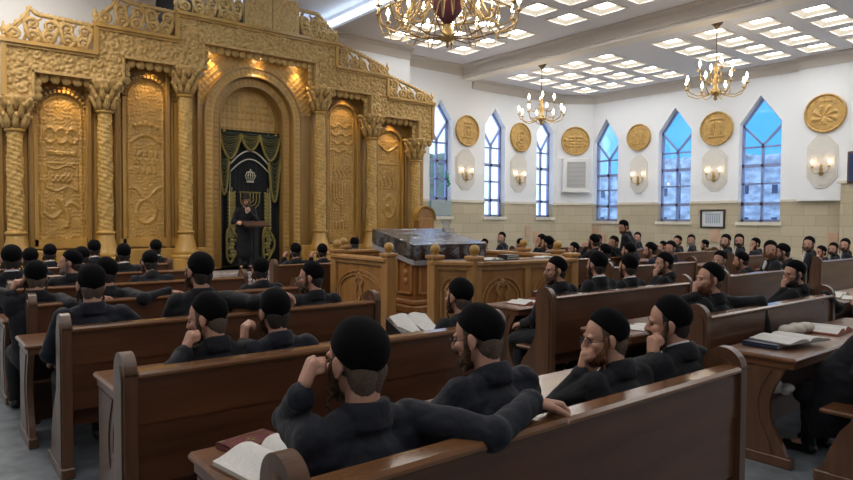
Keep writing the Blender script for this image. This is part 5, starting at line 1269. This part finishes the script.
    # hair, beard, sidelocks, cap
    q = MB(); q.ell((0, -0.020, 0.030), (0.0805, 0.096, 0.0935), seg=26, rings=18); fs = []
    for f in q.f:
        c = sum((V(q.v[i]) for i in f), V())/len(f)
        if c.z > -0.052 and not (c.y > 0.035 and c.z < 0.055): fs.append(f)
    q.f = fs; q.sm = [True]*len(fs); q.rcone((-0.02, -0.050, -0.03), 0.052, (-0.012, -0.042, -0.075), 0.043); q.rcone((0.02, -0.050, -0.03), 0.052, (0.012, -0.042, -0.075), 0.043)
    q.xf(lambda v: h(v.x, v.y, v.z)); q.build('hair', hair, e, world=False)
    if beard:
        q = MB(); q.ell((0, 0.055, -0.088), (0.052, 0.046, 0.042)); 
        for s in (-1, 1): q.rcone((s*0.074, 0.018, -0.018), 0.010, (s*0.058, 0.045, -0.075), 0.020); q.rcone((s*0.058, 0.045, -0.075), 0.020, (0, 0.07, -0.10), 0.034)
        q.rcone((-0.022, 0.096, -0.046), 0.009, (0.022, 0.096, -0.046), 0.009)
        if beardlen: q.rcone((0, 0.065, -0.11), 0.038, (0, 0.06, -0.11-beardlen), 0.018)
        q.xf(lambda v: h(v.x, v.y, v.z)); remeshed(q, 'beard', beard, e, max(vox, 0.006), 1, wrinkle=0.006, wsc=30)
    if peyot:
        for s in (-1, 1):
            q = MB(); pts = [h(s*0.079, 0.020, 0.02), h(s*0.082, 0.028, -0.02)]; b0 = h(s*0.080, 0.034, -0.05)
            for k in range(9): pts.append(b0+V((0.008*math.cos(k*1.6), 0.008*math.sin(k*1.6), -0.013*k)))
            q.tube(pts, [0.008]*3+[0.0085-0.0005*k for k in range(8)], 7); q.build('sidelock', beard or hair, e, world=False)
    if cap == 'kippah' or cap == 'kippah_silk':
        q = MB(); a = Hr @ RX(40+capz); prof = [(0.085, -0.020), (0.089, -0.012), (0.0905, 0.010), (0.089, 0.030), (0.084, 0.050), (0.074, 0.069), (0.058, 0.085), (0.036, 0.096), (0.014, 0.100), (0.001, 0.1005)]
        q.lathe(prof, h(0, -0.020, 0.038), 30, rot=a, scale=(0.98, 1.12, 1)); q.build('skullcap', cap, e, world=False)
    elif cap == 'hat':
        q = MB(); a = Hr @ RX(4); q.lathe([(0.09, 0.0), (0.155, 0.004), (0.158, 0.010), (0.15, 0.016), (0.094, 0.012), (0.088, 0.05), (0.084, 0.11), (0.07, 0.125), (0.001, 0.115)], h(0, -0.008, 0.062), 28, rot=a, scale=(0.97, 1.1, 1)); q.build('black_hat', 'hat', e, world=False)
        q = MB(); q.lathe([(0.0955, 0.012), (0.0925, 0.045), (0.086, 0.045), (0.088, 0.012)], h(0, -0.008, 0.062), 28, rot=a, scale=(0.97, 1.1, 1)); q.build('hat_band', 'shoe', e, world=False)
    for s in (-1, 1):
        MB().ell(h(s*0.030, 0.0845, 0.002), (0.011, 0.008, 0.006), rot=Hr, seg=8, rings=6).build('eye', 'eye', e, world=False)
        MB().rcone(h(s*0.016, 0.093, 0.022), 0.0035, h(s*0.047, 0.084, 0.020), 0.003, 6).build('eyebrow', beard or hair, e, world=False)
    if glasses:
        q = MB()
        for s in (-1, 1):
            q.tube([h(s*0.032+0.022*math.cos(2*PI*k/18), 0.108-0.006*abs(math.cos(2*PI*k/18)), 0.0+0.017*math.sin(2*PI*k/18)) for k in range(18)], 0.0018, 5, closed=True); q.tube([h(s*0.054, 0.10, 0.004), h(s*0.079, 0.06, 0.006), h(s*0.084, 0.0, 0.004)], 0.0018, 5)
        q.tube([h(-0.010, 0.112, 0.004), h(0, 0.114, 0.006), h(0.010, 0.112, 0.004)], 0.0016, 5); q.build('glasses', 'glasses', e, world=False)
    e.location = loc; e.rotation_euler = (0, 0, math.radians(rz)); e.scale = (scale,)*3
    e['_top'] = 0.0; del e['_top']
    top = h(0, -0.02, 0.132); return e, (top.x, top.y, top.z)
SEATS = [(o.location.x, o.location.x+(1.15 if 'short' in o.get('label', '') else 2.38), o.location.y) for o in bpy.data.objects if o.get('category') == 'bench']
def place(e, top, X, Y, Z, rz, seated=True):
    """puts the head top at X, Y, Z; a seated figure is kept clear of the bench back behind it"""
    for _ in range(4):
        s = max(0.90, min(1.06, Z/top[2])); c, n = math.cos(math.radians(rz)), math.sin(math.radians(rz))
        hx, hy = X-s*(c*top[0]-n*top[1]), Y-s*(n*top[0]+c*top[1])
        rows = [q[2] for q in SEATS if q[0]-0.3 < hx < q[1]+0.3 and q[2] < Y-0.05]
        if not seated or not rows: break
        need = max(rows)+0.17-hy
        if need <= 0.002 or need > 0.6: break
        f = (Y+need)/Y; X *= f; Y *= f; Z = 1.62-(1.62-Z)*f
    e.scale = (s,)*3; e.rotation_euler = (0, 0, math.radians(rz)); e.location = (hx, hy, 0)
GA = 'seated men in black suits of the left block'; GB = 'seated men in black suits of the middle block'; GF = 'seated men far right by the window wall'; GN = 'seated men near the ark'
VN = 0.0055
def near(X, Y, Z, rz, label=None, group=GA, **k):
    e, t = person(label=label, group=group, **k); place(e, t, X, Y, Z, rz); return e
# nearest man: left elbow on the desk, hand at the cheek, right arm over the bench back
near(1.09, 1.70, 1.305, 0, 'nearest person seen from behind, right arm along the bench back, hand at face', vox=VN, lean=2, yaw=12, pitch=4,
     L=dict(face=(-0.165, 0.075, -0.085), hint=(0.28, 0.45, -1), d=(0.40, 0.10, 0.85), n=(0.9, -0.2, -0.1), curl=85), R=dict(w=(0.570, -0.165, 1.0), hint=(0.1, -0.9, -0.12), d=(0.9, -0.22, -0.2), n=(-0.1, -0.35, -0.93), curl=45), hair='hair_shaved', beard='hair_brown', suit='suit_navy')
near(1.80, 1.92, 1.27, 0, 'broad shouldered person with glasses leaning forward, second on the nearest bench', vox=VN, lean=12, yaw=28, pitch=8, roll=0, glasses=True, hair='hair_shaved', suit='suit_navy', R=dict(w=(0.28, 0.42, 0.80)), L=dict(w=(-0.20, 0.45, 0.80)))
near(2.42, 1.74, 1.22, 0, 'person with glasses turned to the left, hand at his mouth, third on the nearest bench', capz=10, vox=0.006, lean=10, yaw=58, pitch=6, glasses=True, hair='hair_shaved', beard='hair_red', L=dict(face=(-0.053, 0.164, -0.145), hint=(-0.30, 0.45, -1), d=(0.35, 0.1, 0.9), n=(0.5, -0.8, 0), curl=80), thin=True)
near(2.92, 1.72, 1.245, 0, white=True, label='person with white collar and cheek on hand, right end of the nearest bench', capz=10, vox=0.006, lean=9, yaw=38, pitch=4, roll=-6, hair='hair_dark', beard='hair_brown', L=dict(face=(-0.128, 0.101, -0.160), hint=(-0.30, 0.45, -1), d=(0.15, 0.15, 0.95), n=(0.9, -0.3, 0.1), curl=80), thin=True)
# second left bench
near(1.15, 3.20, 1.24, 0, 'person turned left with a raised hand by his ear, second left bench', capz=10, vox=0.006, lean=10, yaw=50, pitch=10, hair='hair_shaved', beard='hair_brown', L=dict(face=(-0.203, 0.083, -0.145), hint=(-0.30, 0.45, -1), d=(0.35, 0.1, 0.85), n=(0.9, 0.1, 0), curl=80))
near(1.57, 3.30, 1.225, 0, 'person with a wristwatch sitting beside the person with the raised hand', vox=0.007, lean=8, yaw=0, pitch=8, hair='hair_dark', L=dict(w=(-0.17, 0.16, 0.99), hint=(-0.30, 0.45, -1), d=(0.1, 0.15, 0.95), n=(1, 0, 0), curl=55), watch='L', suit='suit_navy')
near(2.93, 3.28, 1.215, 0, 'person at the right end of the second left bench, seen past the glasses wearer', vox=0.009, lean=6, yaw=10, hair='hair_shaved')
# third left bench
near(0.95, 4.75, 1.30, 0, 'broad person seen from behind at the left end of the third left bench', vox=0.007, lean=2, yaw=0, hair='hair_shaved', suit='suit_navy', R=dict(w=(0.34, 0.30, 0.80)))
near(1.68, 4.76, 1.36, 0, 'tall person in the third left bench resting his right arm along the bench back', vox=0.007, lean=2, yaw=18, hair='hair_dark', beard='hair_brown', R=dict(w=(0.50, -0.14, 1.02), hint=(0.1, -0.9, -0.05), d=(0.9, 0.1, -0.35), n=(0, -0.3, -0.9), curl=30), capz=-4)
near(2.60, 4.76, 1.26, 0, 'person with a dark skullcap turned left at the right end of the third left bench', vox=0.007, lean=6, yaw=52, pitch=4, glasses=True, hair='hair_dark', beard='hair_brown')
# fourth left bench
near(0.80, 6.05, 1.26, 0, 'person with hand behind his ear, left end of the fourth left bench', vox=0.008, lean=4, yaw=0, hair='hair_shaved', L=dict(face=(-0.180, -0.017, -0.135), hint=(-0.30, 0.45, -1), d=(0.3, 0.2, 0.9), n=(1, 0, 0), curl=80), R=dict(w=(0.42, -0.12, 1.0), hint=(0.1, -0.9, -0.05), d=(0.9, 0, -0.2), n=(0, -0.3, -0.9)))
near(1.33, 6.08, 1.27, 0, 'person reaching his bare hand over the bench back, fourth left bench', vox=0.008, lean=0, yaw=40, hair='hair_dark', R=dict(w=(0.47, -0.20, 1.00), hint=(0.1, -0.9, -0.05), d=(0.95, 0.05, -0.15), n=(0, -0.2, -0.95), curl=25))
near(2.76, 6.10, 1.22, -4, 'small person alone at the right end of the fourth left bench', vox=0.009, lean=8, yaw=-8, hair='hair_dark')
# man draping his arm over the back, middle block
near(4.98, 2.58, 1.285, 0, 'bearded person, hand at face and right arm hanging over the bench back', GB, capz=10, vox=0.006, lean=6, yaw=58, pitch=0, hair='hair_shaved', beard='hair_red', cap='kippah', L=dict(face=(-0.090, 0.176, -0.125), hint=(-0.30, 0.45, -1), d=(0.35, 0.2, 0.85), n=(0.6, -0.7, 0), curl=80), R=dict(w=(0.42, -0.19, 0.74), hint=(0.5, -0.3, 0.6), d=(0.1, -0.1, -1), n=(-0.4, 0.8, 0), curl=20), suit='suit')
near(6.55, 2.58, 1.25, 0, 'person with glasses and hand on chin at the right end of the bearded person\'s bench', GB, vox=0.006, lean=8, yaw=62, pitch=4, glasses=True, hair='hair_dark', beard='hair_dark', L=dict(face=(-0.045, 0.170, -0.155), hint=(-0.30, 0.45, -1), d=(0.3, 0.2, 0.9), n=(0.5, -0.8, 0), curl=80), R=dict(w=(0.02, -0.17, 0.985), hint=(0.8, -0.1, -0.5), d=(-0.9, 0.1, -0.25), n=(0, -0.3, -0.9), curl=30))
near(4.80, 4.00, 1.27, 0, 'person with sidelocks turned left at the left end of the bench before the platform', GB, vox=0.007, lean=6, yaw=66, hair='hair_dark', beard='hair_brown', glasses=True, coat_long=True, beardlen=0.05)
# standing man far right, bending
e_, t_ = person(name='person', label='person standing in a long black coat, head bent, among the far right seats', stand=True, vox=0.011, lean=14, yaw=60, pitch=18, hair='hair_dark', beard='hair_brown', coat_long=True, L=dict(w=(-0.12, 0.38, 1.15), d=(0.2, 1, 0)), group='standing men')
place(e_, t_, 10.45, 7.15, 1.62, 20, False)
# speaker on the platform
e_, t_ = person(name='person', label='bearded speaker in black hat and long coat holding a microphone before the ark curtain', stand=True, vox=0.008, lean=4, yaw=0, pitch=6, hair='hair_dark', beard='hair_brown', beardlen=0.06, cap='hat', coat_long=True, suit='suit', white=True,
                R=dict(w=(0.20, 0.26, 1.12), d=(0.2, 0.9, -0.1), n=(0, 0, -1), hint=(0.5, -0.5, -1)), L=dict(face=(-0.045, 0.20, -0.235), hint=(-0.30, 0.45, -1), d=(0.45, 0.25, 0.75), n=(0.4, -0.6, 0.1), curl=75), group='standing men')
e_.location = (6.02, 14.12, AP); e_.rotation_euler = (0, 0, math.radians(172)); e_.scale = (0.985,)*3
ang = math.radians(172); mp = V((6.02, 14.12, AP))+Matrix.Rotation(ang, 3, 'Z') @ V((-0.02, 0.20, 1.53))
b = MB(); b.rcone(mp+V((0.01, 0, 0.0)), 0.024, mp+V((0.012, -0.003, 0.008)), 0.024); b.rcone(mp, 0.014, mp+V((0.05, -0.06, -0.15)), 0.011); tag(b.build('microphone', 'black_plastic'), 'black handheld microphone at the speaker\'s mouth', 'microphone')
# prototypes for the farther rows
PT = {}
def proto_man(key, **k):
    e, t = person(vox=0.011, **k); PT[key] = [e, t, False]
proto_man('up', lean=2, white=True)
proto_man('fwd', lean=16, pitch=8, hair='hair_dark')
proto_man('facing', lean=3, yaw=88, hair='hair_dark')
proto_man('left', lean=5, yaw=74, hair='hair_dark', beard='hair_brown')
proto_man('chin', lean=12, yaw=46, L=dict(face=(-0.075, 0.145, -0.170), hint=(-0.30, 0.45, -1), d=(0.3, 0.2, 0.9), n=(0.6, -0.7, 0), curl=80))
proto_man('hands', lean=14, yaw=20, pitch=6, L=dict(w=(-0.07, 0.36, 0.86), d=(0.3, 0.4, 0.85), n=(1, 0, 0), curl=30), R=dict(w=(0.07, 0.36, 0.86), d=(-0.3, 0.4, 0.85), n=(-1, 0, 0), curl=30))
proto_man('ear', lean=6, yaw=-10, L=dict(face=(-0.165, 0.070, -0.125), hint=(-0.30, 0.45, -1), d=(0.2, 0.2, 0.9), n=(1, 0, 0), curl=80))
TAB = {}
for q in bpy.data.objects:
    if q.parent: TAB.setdefault(q.parent.name, []).append(q)
def man(key, X, Y, Z, rz, label, group, beard=None, suit=None):
    p = PT[key]
    if p[2]: e = copy_tree(p[0], None, TAB)
    else: e = p[0]; p[2] = True
    e['label'] = label; e['group'] = group
    place(e, p[1], X, Y, Z, rz)
    for c in [o for o in (TAB.get(p[0].name, []) if e is p[0] else list(e.children))]:
        nm = c.name.split('.')[0]
        if beard and nm in ('beard', 'sidelock', 'eyebrow'): c.material_slots[0].link = 'OBJECT'; c.material_slots[0].material = M[beard]
        if suit and nm == 'suit_jacket': c.material_slots[0].link = 'OBJECT'; c.material_slots[0].material = M[suit]
    return e
man('up', 0.78, 7.42, 1.34, 0, 'person at the left picture edge in the fifth left bench', GA)
man('ear', 1.12, 8.85, 1.25, 0, 'person holding his ear in the second farthest left bench', GA)
man('up', 1.52, 10.2, 1.24, 0, 'small person behind the one holding his ear, farthest left bench', GA)
man('left', 1.30, 7.42, 1.28, 0, 'bareheaded looking person turned left in the fourth left bench', GA, 'hair_grey')
man('fwd', 1.66, 8.86, 1.25, 0, 'person leaning forward in the fifth left bench, just behind the one turned left', GA)
man('up', 2.08, 10.22, 1.29, 0, 'person alone in the middle of the farthest left bench', GA, None, 'suit_navy')
man('up', 2.14, 8.84, 1.28, 0, 'person in the middle of the second farthest left bench', GA)
man('up', 2.93, 10.22, 1.28, 0, 'person with white collar at the right end of the farthest left bench', GA)
man('fwd', 2.06, 7.42, 1.25, 0, 'person with white collar in the middle of the fifth left bench', GA)
man('ear', 4.62, 8.95, 1.24, 0, 'person with hand at his ear on the short bench by the platform, left one', GN)
man('ear', 5.08, 8.95, 1.22, 0, 'person with hand at his ear on the short bench by the platform, right one', GN)
man('up', 5.44, 4.00, 1.30, 0, 'person seen from behind, middle of the bench before the platform', GB)
man('up', 5.98, 4.00, 1.255, 0, 'person seen from behind, third on the bench before the platform', GB)
man('chin', 6.70, 4.02, 1.26, 12, 'person turned left at the right end of the bench before the platform', GB)
man('left', 8.28, 4.17, 1.23, 15, 'person with a skullcap turned left, left end of the second right block bench', 'seated men right of the platform')
man('left', 9.75, 4.17, 1.34, 40, 'red bearded person turned to the left, hand on the bench back, right block', 'seated men right of the platform', 'hair_red')
man('hands', 8.9, 4.2, 1.2, 10, 'dark haired person behind the skullcap wearer, second right block bench', 'seated men right of the platform')
far = [
 ('fwd', 6.5, 10.25, 1.27, -60, 'first head of the row beyond the platform, over its left rail'), ('left', 6.95, 10.6, 1.28, -20, 'second head of the row beyond the platform'), ('up', 7.6, 10.9, 1.30, 30, 'taller person in the row beyond the platform'),
 ('up', 10.8, 10.6, 1.33, 75, 'person beyond the platform looking towards the viewer\'s left, dark group'), ('fwd', 9.6, 8.95, 1.24, 60, 'bending person beyond the platform, left of the dark group'), ('chin', 10.3, 9.1, 1.32, 50, 'person with chin on hand beyond the platform, middle of the dark group'), ('up', 9.9, 8.95, 1.28, 30, 'person beyond the platform, right of the dark group'),
 ('left', 12.55, 9.3, 1.28, 80, 'pale faced person left of a pair against the stone wall'), ('ear', 13.3, 9.9, 1.30, 70, 'pale faced person right of the pair against the stone wall'),
 ('up', 7.9+0.3, 5.9, 1.26, 10, 'person seen from behind at the left end of the third right block bench'), ('up', 8.7, 5.9, 1.27, 12, 'person seen from behind, second in the third right block bench'),
 ('left', 10.3, 7.4, 1.32, 60, 'person left of the standing person, looking left'), ('hands', 9.55, 6.0, 1.26, 55, 'person with raised hands in front of the standing person'), ('chin', 9.9, 7.4, 1.22, 40, 'person with open collar before the standing person'),
 ('up', 14.1, 9.2, 1.33, 120, 'person facing the viewer seated right of the standing person'),
 ('left', 9.9, 5.9, 1.28, 60, 'large headed person in profile left of the right wall group'), ('left', 11.8, 6.8, 1.33, 70, 'person by the right wall, rear left of the group'), ('chin', 10.2, 5.9, 1.26, 60, 'person in front left of the right wall group'),
 ('left', 12.6, 7.6, 1.32, 70, 'person by the right wall, rear middle of the group'), ('up', 13.2, 7.8, 1.31, 80, 'person by the right wall, rear right of the group'), ('hands', 12.4, 6.15, 1.22, 60, 'bending person in the right wall group'),
 ('up', 14.3, 7.6, 1.31, 115, 'person facing the viewer with folded hands below the framed print'), ('left', 12.9, 6.2, 1.27, 60, 'person in profile right of the framed print'), ('chin', 12.6, 4.75, 1.16, 50, 'dark haired person low behind the bench end'),
 ('chin', 14.0, 6.3, 1.27, 60, 'person with chin on hand below the rightmost window, left'), ('left', 13.4, 4.75, 1.22, 60, 'bald looking person in profile below the rightmost window'), ('fwd', 13.0, 4.75, 1.22, 40, 'person bowed low below the rightmost window'), ('up', 14.2, 6.25, 1.30, 80, 'person under the right end of the rightmost window sill'),
 ('left', 14.6, 4.9, 1.28, 70, 'first of the four men at the far right near the pier'), ('chin', 13.7, 4.7, 1.24, 60, 'second of the four men at the far right near the pier'), ('up', 14.3, 4.72, 1.27, 60, 'third of the four men at the far right near the pier'), ('hands', 14.6, 4.68, 1.25, 70, 'last of the four men at the far right near the pier'),
]
# men by the window wall sit a little apart; keep each clear of his neighbour
GFs = 'seated men beyond the platform and by the window wall'
bb_ = ['hair_brown', 'hair_dark', None, 'hair_grey', 'hair_brown', 'hair_red']
BR = [(8.15, 10.15, 3.94), (8.15, 10.15, 5.64), (8.7, 10.7, 7.2), (8.7, 10.7, 8.7), (8.7, 10.7, 10.3), (12.5, 14.5, 4.45), (12.5, 14.5, 5.95), (12.5, 14.5, 7.45), (12.5, 14.5, 8.95), (6.4, 8.2, 10.1)]
taken = {0: [8.28, 8.9, 9.75]}
for i, (k, X, Y, Z, rz, lab) in enumerate(far):
    best = None
    for gap, bi, (xa, xb, yb) in [(g_, b_i, b_v) for g_ in (0.54, 0.44, 0.2) for b_i, b_v in enumerate(BR)]:
        if best is not None and gap < 0.5: break
        f = (yb+0.24)/Y; x = X*f; z = 1.62-(1.62-Z)*f; xc = min(max(x, xa), xb)
        for sft in (0, 0.12, -0.12, 0.25, -0.25, 0.4, -0.4, 0.55, -0.55, 0.7, -0.7):
            xs = xc+sft
            if xs < xa-0.01 or xs > xb+0.01 or any(abs(xs-q) < gap for q in taken.get(bi, [])): continue
            zc = min(max(z, 1.18), 1.36); cost = abs(xs-x)*1.0/Y*6+abs(zc-z)*9+abs(f-1)*0.8
            if best is None or cost < best[0]: best = (cost, bi, xs, yb+0.24, zc)
    c, bi, x, y, z = best; taken.setdefault(bi, []).append(x)
    man('facing' if rz >= 75 else k, x, y, z, max(-18, min(18, rz)) if rz < 75 else 24, lab, GFs, bb_[i % 6], 'suit_navy' if i % 3 == 0 else None)
# man cut by the right picture edge
edge = near(4.98, 1.48, 1.22, -4, 'black coated person cut off by the right picture edge, beside the right desk', GB, vox=0.009, lean=6, yaw=0, coat_long=True, L=dict(w=(-0.12, 0.24, 0.62)), R=dict(w=(0.1, 0.26, 0.62)))
b = MB(); b.rcone((-0.22, 0.02, 0.92), 0.09, (-0.25, 0.22, 0.62), 0.12, ax=V((1, 0, 0)), k=0.6); b.rcone((-0.25, 0.16, 0.66), 0.14, (-0.27, 0.24, 0.34), 0.15, ax=V((1, 0, 0)), k=0.4); b.rcone((-0.27, 0.24, 0.40), 0.13, (-0.28, 0.30, 0.24), 0.07, ax=V((1, 0, 0)), k=0.4)
remeshed(b, 'coat_tail', 'suit', edge, 0.012, 12, wrinkle=0.012)
